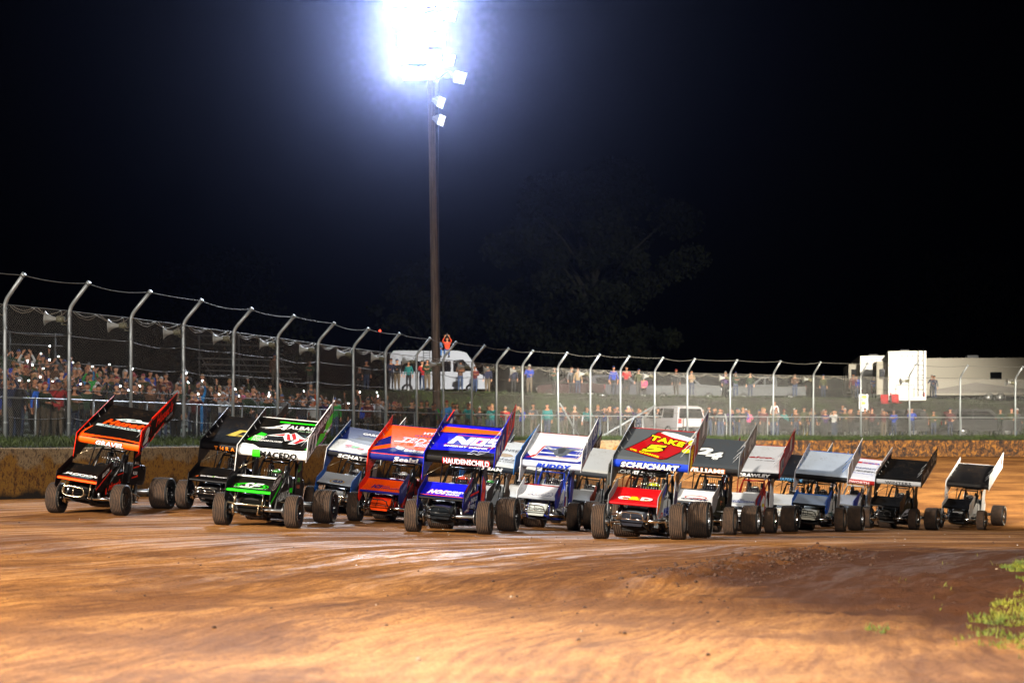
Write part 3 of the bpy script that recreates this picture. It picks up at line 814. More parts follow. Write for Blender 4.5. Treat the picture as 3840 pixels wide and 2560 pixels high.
    for s in (1, -1):
        mb.tube([(s*.30, .62, .62), (s*.32, 1.0, .96), (s*.27, 1.22, 1.30), (s*.26, 1.40, 1.38), (s*.26, 1.75, 1.38), (s*.30, 1.98, .62), (s*.30, 1.98, .25)], r_, ci, 8)
        mb.tube([(s*.33, 1.14, .30), (s*.33, 1.16, .92), (s*.27, 1.22, 1.30)], r_, ci, 8)
        mb.tube([(s*.26, 1.75, 1.38), (s*.33, 1.74, .70), (s*.33, 1.74, .25)], r_, ci, 8)
        mb.tube([(s*.26, 1.75, 1.38), (s*.28, 2.35, .95)], r_*.9, ci, 8)
        mb.tube([(s*.33, 1.16, .62), (s*.33, 1.74, .70)], r_, ci, 8)
        mb.tube([(s*.28, .15, .20), (s*.31, 1.1, .20), (s*.32, 2.2, .22)], r_, ci, 8)
        mb.tube([(s*.20, -.26, .27), (s*.27, .15, .20)], r_, ci, 8); mb.tube([(s*.24, -.02, .20), (s*.24, -.02, .60)], r_, ci, 8)
        mb.tube([(s*.25, .02, .56), (s*.30, .62, .62)], r_, ci, 8)
        mb.tube([(s*.30, .66, .64), (s*.42, 1.28, 1.50)], .013, ci, 8); mb.tube([(s*.31, .58, .60), (s*.27, 1.25, 1.28)], .012, ci, 8)
    for (yy, zz) in ((1.22, 1.30), (1.40, 1.38), (1.75, 1.38), (1.16, .93)):
        mb.tube([(-.27, yy, zz), (.27, yy, zz)], r_, ci, 8)
    mb.tube([(-.24, 0, .20), (.24, 0, .20)], r_, ci, 8)
    put(mb.build('roll_cage', p1.m, root))
    mb = MB()
    for s in (1, -1):
        mb.tube([(s*.22, 1.35, 1.40), (s*.22, 1.35, 1.60)], .014, 0, 8); mb.tube([(s*.22, 1.72, 1.38), (s*.22, 1.78, 1.80)], .014, 0, 8)
        mb.tube([(s*.22, 1.38, 1.42), (s*.22, 1.76, 1.74)], .011, 0, 8)
        mb.box((s*.45, 1.30, 1.53), (.03, .16, .06), 0)
    put(mb.build('wing_post', alu, root))
    mb = MB()
    for k in range(9): mb.tube([(-.2+k*.05, 1.15, .99), (-.2+k*.05, 1.23, 1.28)], .0045, 0, 5)
    mb.tube([(-.23, 1.15, .995), (.23, 1.15, .995)], .009, 0, 6); mb.tube([(-.23, 1.19, 1.14), (.23, 1.19, 1.14)], .006, 0, 6)
    put(mb.build('rock_screen', L.get('screen', chrome), root))
    # cockpit interior, seat and engine block
    mb = MB(); mb.box((0, 1.62, .62), (.5, .12, .9), 0, bev=.04); mb.box((-.17, 1.5, 1.08), (.05, .28, .34), 0, bev=.02); mb.box((.17, 1.5, 1.08), (.05, .28, .34), 0, bev=.02)
    put(mb.build('seat', dark, root))
    mb = MB(); mb.box((0, .75, .36), (.5, .62, .34), 0, bev=.05); mb.box((0, 2.15, .34), (.5, .34, .30), 0, bev=.05)
    for k in range(4): mb.tube([(-.26, .55+k*.13, .46), (-.36, .60+k*.13, .40), (-.40, .9+k*.1, .30), (-.42, 1.5, .24)], .022, 0, 8)
    for k in range(4): mb.tube([(.24, .56+k*.12, .44), (.33, .62+k*.12, .37), (.36, 1.0, .27), (.36, 1.5, .22)], .018, 0, 8)
    put(mb.build('engine', eng, root))
    mb = MB(); mb.box((0, .02, .21), (.46, .1, .05), 0, bev=.01); mb.box((0, .5, .17), (.44, 1.0, .02), 0); put(mb.build('floor_pan', dark, root))
    # front axle, steering and rods
    mb = MB(); mb.tube([(-.60, 0, .325), (.60, 0, .325)], .034, 0, 12)
    for s in (1, -1):
        mb.tube([(s*.58, 0, .24), (s*.58, 0, .41)], .03, 0, 8); mb.tube([(s*.56, .02, .40), (s*.33, .75, .47)], .014, 0, 6); mb.tube([(s*.56, .02, .26), (s*.34, .75, .27)], .014, 0, 6)
        mb.lathe([(s*.50, .001), (s*.50, .12), (s*.512, .12), (s*.512, .001)], 'x', 20, 0, M=Matrix.Translation((0, 0, .325)))
    mb.tube([(.56, .12, .30), (.1, .14, .30), (-.56, .12, .30)], .012, 0, 6)
    mb.build('front_axle', L.get('axle', chrome), root)
    mb = MB(); mb.tube([(-.55, 2.15, .37), (.62, 2.15, .37)], .05, 0, 10); mb.build('rear_axle', alu, root)
    for s in (1, -1):
        for yy in (.05, 1.98):
            mb = MB(); a = Vector((s*.36, yy, .30)); b = Vector((s*.29, yy+.02, .66)); mb.tube([a, a.lerp(b, .45)], .026, 0, 10); mb.tube([a.lerp(b, .42), b], .012, 1, 8)
            for k in range(6): mb.tube([a.lerp(b, .45+k*.08)+Vector((-.03, 0, 0)), a.lerp(b, .47+k*.08)+Vector((.03, 0, 0))], .022, 2, 8)
            put(mb.build('shock_absorber', [alu, chrome, mat('spring', L.get('spring', '#20242c'), .4)], root))
    mb = MB(); tp = [(-.24, .18, .44), (.24, .18, .44)]
    mb.tube([(-.36, .10, .50), (.36, .10, .50)], .016, 0, 8); mb.tube([(-.24, -.25, .30), (-.24, .1, .34)], .014, 0, 6); mb.tube([(.24, -.25, .30), (.24, .1, .34)], .014, 0, 6)
    put(mb.build('torsion_bar', chrome, root))
    # bumper
    bt = L.get('bumper', 'arch'); mb = MB(); yb = -.46
    if bt == 'loop':
        pts = []
        for k in range(24):
            th = 2*math.pi*k/24; sx = math.copysign(abs(math.cos(th))**.55, math.cos(th)); sz = math.copysign(abs(math.sin(th))**.8, math.sin(th))
            pts.append((sx*.235, yb, .395+sz*.10))
        mb.tube(pts, .013, 0, 8, closed=True); mb.tube([(0, yb, .30), (0, yb, .49)], .009, 0, 6)
        for s in (1, -1): mb.tube([(s*.22, yb, .36), (s*.22, -.2, .36)], .012, 0, 6)
    elif bt == 'arch':
        mb.tube([(-.24, -.2, .34), (-.24, yb, .34), (-.20, yb, .44), (-.12, yb, .47), (.12, yb, .47), (.20, yb, .44), (.24, yb, .34), (.24, -.2, .34)], .013, 0, 8)
        mb.tube([(-.30, yb, .35), (.34, yb, .35)], .010, 0, 6); mb.tube([(0, yb, .35), (0, yb, .46)], .008, 0, 6)
        if L.get('grid'):
            mb.tube([(-.22, yb, .405), (.22, yb, .405)], .008, 0, 6); mb.tube([(-.11, yb, .35), (-.11, yb, .46)], .008, 0, 6)
    else:
        mb.tube([(-.42, -.15, .38), (-.36, yb+.05, .39), (-.2, yb, .37), (.2, yb, .37), (.36, yb+.05, .37), (.42, -.15, .36)], .017, 0, 8)
        for s in (1, -1): mb.tube([(s*.26, yb+.02, .38), (s*.24, yb+.05, .20), (s*.22, -.1, .20)], .014, 0, 6)
    for s in (1, -1): mb.tube([(s*.28, -.30, .33), (s*.28, -.28, .60)], .012, 0, 6)
    put(mb.build('bumper', L.get('bumpm', nickel), root))
    # nerf bars
    for s in (1, -1):
        mb = MB(); e = .66 if s > 0 else .70
        mb.tube([(s*.33, .72, .50), (s*.50, .80, .50), (s*e, 1.0, .47), (s*(e+.02), 1.38, .40), (s*.60, 1.50, .30), (s*.34, 1.42, .20)], .015, 0, 8)
        mb.tube([(s*(e-.02), 1.04, .46), (s*.33, 1.1, .28)], .012, 0, 6)
        put(mb.build('nerf_bar', nickel if L.get('bumpm') is None else L['bumpm'], root))
    # mirror-like wing slider and rear drop: small cylinder
    mb = MB(); mb.tube([(.05, 1.80, 1.42), (.05, 2.0, 1.78)], .018, 0, 8); mb.tube([(.05, 1.9, 1.6), (.05, 2.08, 1.88)], .009, 1, 6); put(mb.build('wing_slider', [blackt, chrome], root))
    rm = L.get('rim', chrome); fc_ = L.get('cover', 0)
    wheel(root, 'fl', fc_, rm, (.71, 0), R(L.get('steer', 2))); wheel(root, 'fr', 0, rm, (-.71, 0), R(L.get('steer', 2)))
    wheel(root, 'rl', 0, rm, (.75, 2.15)); wheel(root, 'rr', 0, rm, (-.67, 2.15))
    # driver sits inside: a thing of its own
    d = driver(L.get('helmet', '#222222'), L.get('suit', '#1c1c22')); d.matrix_world = mw @ CM @ Matrix.Translation((0, 1.42, .30))
    tag(d, 'helmeted driver strapped into the %s' % L['short'], 'person', 'drivers in the sprint cars')
    return root

_drv = {}
def driver(hc, sc):
    key = (hc, sc); mb = MB()
    # seated torso, arms forward to the wheel, thighs
    rings = [(.0, .16, .11), (.12, .17, .12), (.28, .19, .12), (.42, .20, .11), (.50, .15, .09), (.55, .06, .06), (.62, .055, .055)]
    n = 14; vs = []; fs = []
    for (zz, a, b) in rings:
        for k in range(n): th = 2*math.pi*k/n; vs.append((math.cos(th)*a, math.sin(th)*b+.05-zz*.02, zz))
    for k in range(len(rings)-1):
        for j in range(n): fs.append((k*n+j, k*n+(j+1) % n, (k+1)*n+(j+1) % n, (k+1)*n+j))
    mb.add(vs, fs, 0, True)
    for s in (1, -1):
        mb.tube([(s*.18, .05, .45), (s*.24, -.06, .28), (s*.12, -.26, .32)], .05, 0, 10, r2=.035)
        mb.tube([(s*.12, -.25, .32), (s*.11, -.31, .33)], .038, 1, 8)
        for f in range(4): mb.tube([(s*.11, -.31, .345-f*.017), (s*.10, -.335, .35-f*.017), (s*.085, -.325, .35-f*.017)], .008, 1, 5)
        mb.tube([(s*.125, -.29, .35), (s*.09, -.30, .365)], .009, 1, 5)
        mb.tube([(s*.09, .05, .06), (s*.12, -.30, .12), (s*.10, -.6, .02)], .075, 0, 10, r2=.045)
    mb.lathe([(.585, .001), (.59, .07), (.64, .095), (.72, .10), (.80, .075), (.83, .001)], 'z', 16, 2)
    o = mb.build('person', [paint(sc, .7), mat('glove', '#15151a', .7), mat('skin', '#9a6a4c', .6)])
    hb = MB(); vs = []; fs = []; n = 24; m = 14
    for i in range(m+1):
        ph = math.pi*i/m; 
        for k in range(n):
            th = 2*math.pi*k/n; q = math.sin(ph); x = math.cos(th)*q*.128; y = math.sin(th)*q*.15; z = math.cos(ph)*.14+.73
            if z < .68: x *= .94; y = y*.96-(.02 if y < 0 else 0)
            vs.append((x, y, max(z, .60)))
    for i in range(m):
        for k in range(n):
            f = (i*n+k, (i+1)*n+k, (i+1)*n+(k+1) % n, i*n+(k+1) % n)
            cx = sum(Vector(vs[j]) .x for j in f)/4; cyy = sum(vs[j][1] for j in f)/4; cz = sum(vs[j][2] for j in f)/4
            fs.append((f, 1 if (cyy < -.07 and .70 < cz < .79) else 0))
    hb.add(vs, [f for f, q in fs if q == 0], 0, True); hb.add(vs, [f for f, q in fs if q == 1], 1, True)
    hb.tube([(-.13, -.02, .80), (-.07, -.135, .805), (.07, -.135, .805), (.13, -.02, .80)], .006, 0, 6)
    hb.build('helmet', [paint(hc, .25), visor], o)
    return o
# ------------------------------------------------------------------ liveries: x across the wing, y = arc from the bottom of the leading edge
W_, K_ = '#e8e8e8', '#0a0a0b'
I12 = {'s': .25}
def bnd(txt, x, w_, col, **o): return ('t', txt, x, .100, w_*.96, .060, col, o)
LIV = {}
LIV['two'] = dict(short='black and orange car numbered 2', wing=K_, band='#ff5a08', board='#120608', bedge='#e8260c', inner='#0b0b0d', nwing=K_, nband='#ff5208', hood=K_, side=K_, sail='#0b0b0d', cage=blackt, nose=K_,
  bumper='loop', rim=blackrim, cover=1, helmet='#1b1b1d', suit='#161618', screen=chrome,
  wg=[('p', [(-.70, .16), (-.2, .20), (.3, .215), (.705, .18), (.705, .22), (.2, .26), (-.2, .24), (-.62, .24), (-.66, .30), (-.60, .62), (-.63, .62), (-.70, .34)], '#ff4a0c'),
      ('p', [(-.30, 1.06), (-.05, 1.16), (.25, 1.19), (.30, 1.13), (.66, 1.15), (.62, 1.07), (.2, 1.06), (.0, 1.02)], '#c8dadd'),
      ('p', [(-.16, 1.06), (-.06, 1.11), (0, 1.08), (-.1, 1.04)], K_), ('p', [(.02, 1.10), (.12, 1.15), (.18, 1.12), (.08, 1.08)], K_),
      ('t', "Huset's", .09, .91, 1.12, .26, '#ff4a0c', {'s': .3, 'b': .045, 'out': K_}),
      ('p', rect(-.56, .60, .66, .755), '#b8ccd0'), ('t', 'SPEEDWAY', .06, .707, .98, .085, K_, {'s': .2, 'b': .03}),
      bnd('GRAVEL', .02, .66, '#f4f4f4', s=.2, b=.045, out=K_)],
  ng=[('t', 'JACKSON', -.02, .235, .70, .075, W_, {'s': .3, 'b': .05}), ('p', ell(.02, .165, .26, .035), '#28343a'), ('t', 'MOTORPLEX', .03, .165, .42, .035, '#7f959c', {'s': .25}), ('p', rect(-.44, .44, .097, .112), '#c01808')],
  nbg=[('t', 'BILLION', .36, .17, .28, .09, W_, {'sl': 0}), ('p', [(.0, -.02), (.62, .08), (.62, .11), (.0, .02)], '#e8260c')],
  bg=[('p', [(0, .0), (.03, 0), (.03, .5), (0, .5)], '#e8260c'), ('p', [(.0, .44), (1.62, .56), (1.62, .60), (.0, .50)], '#e8260c'), ('r', .26, .24, .22, .23, .022, '#e8260c'), ('t', '2', .25, .26, .24, .34, '#c8c8c8', {'s': .2, 'b': .08}),
      ('t', "Huset's", 1.08, .36, .80, .25, '#f02a10', {'s': .2}), ('t', 'CASEYS', 1.35, .17, .32, .08, '#9a9aa0'), ('p', [(.5, .0), (1.1, .12), (1.1, .16), (.5, .05)], '#e8260c'), ('t', 'FK ARP BELL', .95, .07, .6, .06, '#bca8a0'), ('t', 'FVP', .25, .03, .3, .06, '#8890c0')],
  sg=[('t', "Huset's", .85, .60, .48, .17, '#f02a10', {'s': .2, 'sl': .22}), ('p', [(.48, .52), (.52, .52), (.55, .38), (.50, .38)], '#e8260c'), ('p', [(.9, .80), (1.15, .86), (1.15, .88), (.9, .82)], '#e8260c')],
  lg=[('p', [(1.5, 1.20), (1.78, 1.30), (1.8, 1.38), (1.5, 1.28)], '#e8260c'), ('t', 'AMS', 1.64, 1.1, .22, .07, W_), ('p', [(1.48, .98), (1.8, 1.02), (1.8, 1.05), (1.48, 1.0)], '#e8260c'), ('t', 'KSE', 1.64, .88, .22, .07, W_), ('p', [(1.48, .76), (1.8, .8), (1.8, .84), (1.48, .78)], '#e8260c')])
LIV['black'] = dict(short='black car with a gold letter C on its wing', wing=K_, band='#101012', board='#0c0c0e', bedge='#2a2a2c', nwing='#0b0b0c', nband='#0e0e10', hood='#0c0c0e', cage=blackt, bumper='arch', grid=1, bumpm=chrome, rim=blackrim, helmet='#202022',
  wg=[('p', [(-.32, .62), (.36, .62), (.30, .70), (-.08, .71), (.0, .90), (.36, .90), (.44, 1.0), (-.1, 1.0)], '#c9b048'), ('t', 'ARCTIC CAT', .15, .655, .5, .06, K_, {'s': .2}), ('p', [(.30, .86), (.42, .95), (.36, .90), (.44, .84)], '#e0902a'),
      bnd('T H R A S H E R', .08, 1.0, '#d8741c', b=.04)],
  ng=[('t', 'Golden Harvest', -.12, .25, .26, .045, W_), ('p', [(-.36, .22), (-.30, .24), (-.28, .29), (-.34, .26)], '#d05a20'), ('e', .04, .26, .035, .022, '#6ab02a'), ('t', 'Enogen', .20, .24, .26, .055, W_)],
  bg=[('t', 'Carson', 1.15, .30, .7, .22, '#8a4a28', {'s': .4})])
LIV['fortyone'] = dict(short='black and bright green car numbered 41', wing='#0a0b0a', band='#f0f2f0', board='#15161a', bedge='#dcdcdc', inner='#0c120c', nwing='#0b0c0b', nband='#1ee010', nedge='#e8e8e4', hood='#0c0d0c', side='#131414', sail='#181a18', bumper='bar', rim=blackrim, axle=alu, helmet='#2a7a24', suit='#1a2a1c', edge='#f0f0ec',
  wg=[('p', [(-.715, .155), (.715, .155), (.715, .27), (.6, .20), (-.3, .19), (-.46, .30), (-.70, .33)], '#f0f2f0'), ('p', [(-.66, .50), (-.42, .47), (-.36, .86), (-.5, .92)], '#1ee010'), ('p', [(.62, .28), (.71, .26), (.71, .44)], '#1ee010'), ('p', rect(-.28, .70, 1.45, 1.50), '#1ee010'),
      ('p', [(-.6, 1.14), (-.35, 1.22), (-.15, 1.38), (-.03, 1.40), (-.08, 1.12), (-.16, 1.14), (-.14, 1.30), (-.34, 1.16)], W_), ('p', [(-.5, 1.10), (-.2, 1.17), (.05, 1.16), (-.2, 1.20), (-.46, 1.13)], W_),
      ('t', 'ALBAUGH', .40, 1.27, .86, .16, W_), ('t', 'your alternative', .46, 1.12, .5, .05, '#b0d8b0', {'s': .3}),
      ('r', .36, .74, .26, .19, .008, '#5a7a84'), ('r', .36, .74, .13, .19, .007, '#5a7a84'), ('p', rect(.10, .62, .735, .742), '#5a7a84'),
      ('p', [(-.34, .76), (.06, .99), (.12, .93), (.20, 1.02), (.42, .80), (.74, .66), (.5, .64), (.36, .44), (.22, .44), (.30, .70), (.12, .56), (.0, .80), (-.1, .76)], W_),
      ('p', [(-.24, .78), (.0, .93), (.02, .82)], '#c01018'), ('p', [(.05, .92), (.10, .92), (.22, .62), (.14, .62)], '#c01018'), ('p', [(.14, .93), (.20, .98), (.32, .70), (.26, .66)], '#c01018'), ('p', [(.36, .74), (.64, .68), (.48, .66), (.38, .47), (.30, .47), (.38, .66)], '#c01018'),
      ('t', 'MESILLA\nVALLEY\nTRANSPORTATION', -.24, .58, .66, .26, W_, {'s': .2}),
      ('t', 'MACEDO', .12, .105, .78, .070, K_, {'s': .15, 'b': .05}), ('p', rect(-.42, -.26, .06, .15), '#38d81c')],
  ng=[('r', -.02, .26, .28, .13, .028, '#1ee010'), ('r', -.02, .26, .34, .15, .014, '#1ee010'), ('t', 'SF', -.02, .27, .40, .16, W_, {'s': .5}), ('t', 'SATCH FAMILY', .0, .13, .62, .035, '#9ab89a', {'s': .2})],
  nbg=[('e', .30, .20, .27, .10, W_), ('e', .30, .20, .25, .085, K_), ('t', 'Tarlton', .30, .20, .4, .10, W_, {}), ('p', [(.05, -.12), (.5, -.02), (.64, .10), (.5, .03), (.05, -.06)], '#1ee010')],
  bg=[('p', [(0.02, .02), (.62, .05), (.56, .30), (.36, .44), (.02, .5)], '#e4e6e4'), ('t', '41', .26, .25, .40, .36, '#12301a', {'s': .2, 'b': .06}), ('p', [(.6, .05), (1.0, .0), (1.6, .12), (1.6, .32), (1.2, .30), (1.05, .12), (.80, .22), (.55, .1)], '#1ee010'),
      ('t', 'ALBAUGH', .80, .40, .95, .17, W_), ('p', [(1.28, .20), (1.36, .5), (1.50, .76), (1.53, .5), (1.50, .30), (1.46, .5), (1.40, .42)], W_), ('t', 'HURST', 1.36, .06, .45, .10, '#d8d8e0'), ('t', 'valvoline', 1.0, -.02, .5, .06, '#b070b0')],
  sg=[('t', 'ALBAUGH', .95, .64, .60, .17, '#c8ccc8', {'sl': .22}), ('p', [(.5, .36), (.56, .62), (.66, .70), (.60, .5), (.58, .34)], '#b8bcb8'), ('p', [(1.2, .80), (1.36, .82), (1.36, .72), (1.2, .72)], '#1ee010'), ('p', [(.7, .34), (1.3, .5), (1.3, .42), (.75, .3)], '#1ee010')],
  lg=[('p', [(1.5, 1.14), (1.72, 1.2), (1.72, 1.38), (1.5, 1.3)], '#1ea014'), ('t', 'SFX', 1.62, 1.0, .2, .09, '#6ad060'), ('t', 'KSE', 1.62, .86, .2, .07, '#d07050')])
LIV['fifteen'] = dict(short='navy and white car numbered 15', wing='#0c1c50', band='#0d0f14', board='#101838', bedge='#e0e0e0', inner='#1450a0', nwing='#b8bec4', nband='#16181c', nboard='#1450a0', hood='#c8ccd0', side='#1c4c94', nose='#a8acae', cage=blackt, bumper='bar', rim=blackrim, helmet='#c8c8c8',
  wg=[('p', [(-.71, .18), (.71, .18), (.71, .72), (.2, .74), (-.2, .80), (-.5, .92), (-.70, .86)], '#c2c8cc'), ('p', [(-.5, .94), (-.2, .82), (.2, .75), (.71, .74), (.71, 1.22), (-.2, 1.2), (-.3, 1.05)], '#1a1008'), ('t', 'CARQUEST', .22, 1.38, .85, .13, W_, {'b': .05}),
      ('e', -.26, .56, .13, .07, '#a01818'), ('e', -.1, .53, .12, .06, '#2a9a20'), ('e', .06, .47, .10, .05, '#b03a18'), ('t', 'Sage Fruit', -.10, .44, .52, .08, '#a02040', {'s': .4}), bnd('SCHATZ', .0, .9, W_, s=.25, b=.05)],
  ng=[('r', .0, .26, .19, .14, .03, '#c89a28'), ('t', '60', .02, .27, .22, .11, '#1a3a80', {'b': .04}), ('t', 'YEARS', .02, .19, .18, .03, '#1a3a80')],
  bg=[('p', rect(.7, 1.62, .02, .5), '#e4e4ea'), ('t', '15', 1.2, .28, .62, .36, '#4a1420', {'s': .2, 'b': .05, 'out': K_})], sg=[('t', 'FORD', .95, .62, .5, .16, '#c8d0d8', {'s': .2, 'sl': .2})], )
LIV['orange'] = dict(short='orange and navy car beside the blue one', wing='#ff5004', band='#101c70', board='#101c70', bedge='#e82a10', inner='#e02410', edge='#10185a', nwing='#ff5004', nband='#181c78', nedge='#181c60', nboard='#16206a', ninner='#e02810', hood='#e02810', side='#c82414', sail='#c02818', nose='#f04810', tail='#c02818', cage=blackt, bumper='arch', bumpm=blackt, rim=blackrim, helmet='#c8c8c8', suit='#8a1c14',
  wg=[('p', [(-.715, .17), (.715, .17), (.715, .36), (-.2, .52), (-.68, .24)], '#101c70'), ('p', [(-.70, .42), (-.38, .66), (-.50, 1.10), (-.70, .80)], '#101c70'),
      ('t', 'HTE', .36, 1.36, .34, .10, '#dfe4f0', {'s': 0, 'b': .05, 'out': '#101c70'}), ('t', 'HAWKEYE', .36, 1.20, .66, .09, '#101c70', {'b': .04}), ('t', "TED'S", .20, .94, .80, .26, '#dfe4f4', {'s': .3, 'b': .01, 'out': '#101c70'}), ('t', 'BODY\nSHOP', .36, .70, .36, .17, '#dfe4f4', {'s': .2, 'out': '#101c70'}), ('p', [(-.34, .78), (.1, .80), (.1, .84), (-.34, .83)], '#dfe4f4'),
      ('p', [(-.20, .44), (-.12, .38), (-.02, .36), (.02, .46), (-.06, .50), (-.18, .54)], W_), ('t', 'Bobcat', .30, .36, .52, .11, W_, {'b': .05}), bnd('Scelzi', .15, .60, W_, s=.2, b=.05, out='#101c70')],
  ng=[('t', 'ICI', -.14, .28, .20, .12, '#181c78', {'b': .08, 's': .2}), ('t', 'IOWA\nCONTRACTING', .18, .27, .38, .10, '#181c78')],
  nbg=[('t', 'PLUMBING', .3, .12, .40, .10, '#8890c8')], sg=[('t', 'ASPEN\nAIRE', .95, .58, .5, .28, '#101c60', {'s': .1, 'sl': .2})], bg=[('t', '18', 1.3, .3, .5, .3, '#e8e8f0', {'b': .06}), ('p', rect(.0, .1, .2, .5), '#e82a10')])
LIV['blue'] = dict(short='royal blue and orange car numbered 17', wing='#1012c8', band=K_, board='#101a80', bedge='#1a28b8', inner='#101a70', edge='#0a0c20', nwing='#1014cc', nband=K_, nboard='#0c1460', hood='#101030', side='#102468', sail='#101c60', nose='#14181c', cage=blackt, bumper='arch', bumpm=blackt, axle=alu, rim=blackrim, cover=1, helmet='#c03018', suit='#101a60', tail='#14246a',
  wg=[('p', [(-.715, .155), (.715, .155), (.715, .42), (.1, .40), (-.715, .34)], K_), ('p', [(-.715, 1.20), (.715, 1.28), (.715, 1.31), (-.715, 1.23)], '#0a0c30'), ('p', [(-.70, 1.24), (.715, 1.33), (.715, 1.48), (-.66, 1.50)], '#ff5c08'),
      ('p', [(-0.452, .62), (0.564, .62), (0.608, .86), (0.608, 1.16), (-0.292, 1.16), (-0.326, .98)], '#e02418'), ('p', [(-0.435, .64), (-0.343, .98), (-0.309, 1.14), (0.606, 1.14), (0.606, .86), (0.548, .64)], '#101498'),
      ('p', [(-0.410, .70), (-0.292, .70), (-0.242, .92), (-0.099, .70), (0.027, .70), (0.111, 1.09), (-0.007, 1.09), (-0.049, .90), (-0.192, 1.09), (-0.309, 1.09)], '#f4f6f8'),
      ('p', [(0.060, .70), (0.329, .70), (0.405, 1.09), (0.128, 1.09)], '#f4f6f8'), ('p', [(0.161, .80), (0.245, .80), (0.287, .99), (0.195, .99)], '#e02418'), ('p', [(0.178, .83), (0.228, .83), (0.258, .96), (0.212, .96)], '#1012c8'),
      ('p', [(0.354, .70), (0.602, .70), (0.608, .94), (0.497, .94), (0.506, 1.0), (0.608, 1.0), (0.608, 1.09), (0.430, 1.09), (0.396, .86), (0.514, .86), (0.497, .79), (0.371, .79)], '#f4f6f8'),
      ('t', 'ENERGY DRINK', .02, .575, .92, .075, '#f4f6f8', {'b': .05, 's': .1}), ('t', '17', .34, .34, .40, .16, '#181c50', {'s': .35, 'b': .08, 'out': '#f4f6f8'}),
      bnd('HAUDENSCHILD', .14, .98, '#f0f2ff', b=.03, out='#c81c1c')],
  ng=[('t', 'NOS', -.14, .30, .34, .12, W_, {'s': .4, 'b': .06, 'out': '#d02418'}), ('t', 'ENERGY\nDRINK', .22, .28, .32, .13, W_, {'b': .05, 's': .2}), ('p', rect(-.44, .44, .135, .165), '#ff5208'), ('p', rect(-.44, .44, .09, .135), K_)],
  nbg=[('t', 'RISER', .32, .06, .36, .10, '#b8bcc8'), ('p', [(.1, .22), (.62, .26), (.62, .30), (.1, .27)], '#d02418')],
  bg=[('t', 'NOS', .36, .24, .62, .32, '#c8ccd8', {'s': .1, 'b': .05, 'out': '#d02418'}), ('p', [(.74, .0), (1.05, .02), (1.15, .10), (1.60, .16), (1.60, .64), (1.0, .56), (.82, .5), (.9, .2)], '#e82c14'), ('t', '17', 1.26, .36, .44, .34, '#14184a', {'s': .25, 'b': .07, 'out': '#f0f0f4'}), ('t', 'VALVOLINE', 1.3, .05, .5, .06, '#8090d0')],
  sg=[('t', 'NOS', .68, .52, .32, .18, '#d8dce4', {'s': .1, 'sl': .2, 'out': '#c02018'}), ('t', 'ENERGY\nDRINK', 1.10, .64, .42, .22, '#c0c8d8', {'sl': .2}), ('p', [(.7, .76), (1.36, .90), (1.36, .86), (.7, .72)], '#e02818')],
  lg=[('p', [(1.47, .64), (1.8, .64), (1.82, 1.0), (1.7, 1.1), (1.47, 1.2)], '#f03414'), ('t', 'FVP', 1.62, .9, .2, .08, '#303050')])
LIV['fuel'] = dict(short='white car with light blue side boards', wing='#b9bfc2', band='#16202c', board='#1a66b8', bedge='#2a78c8', nwing='#b0b4b8', nband='#b8bcc0', nboard='#30343c', hood='#b8bcbe', side='#a8b0b8', cage=blackt, rim=blackrim, bumpm=chrome, helmet='#2a9a3a',
  wg=[('t', 'KINSER', .3, 1.2, .7, .14, '#20242a', {'b': .03}), ('e', .16, .86, .3, .12, '#8a6a1c'), ('t', 'Smokers', .2, .60, .8, .14, '#2a2018', {'s': .3}), ('t', 'CUSTOM STEEL', .2, .44, .8, .07, '#3a2c20'), bnd('LOGAN', .02, .8, W_, s=.2, b=.05)],
  ng=[('t', 'PURE FUEL', 0, .32, .7, .09, '#5a3020', {'b': .03}), ('e', .16, .2, .14, .06, '#8a3020'), ('e', -.15, .22, .16, .05, '#b89038')], bg=[('t', 'Cobras', 1.3, .34, .4, .14, '#c8a868', {'s': .3})])
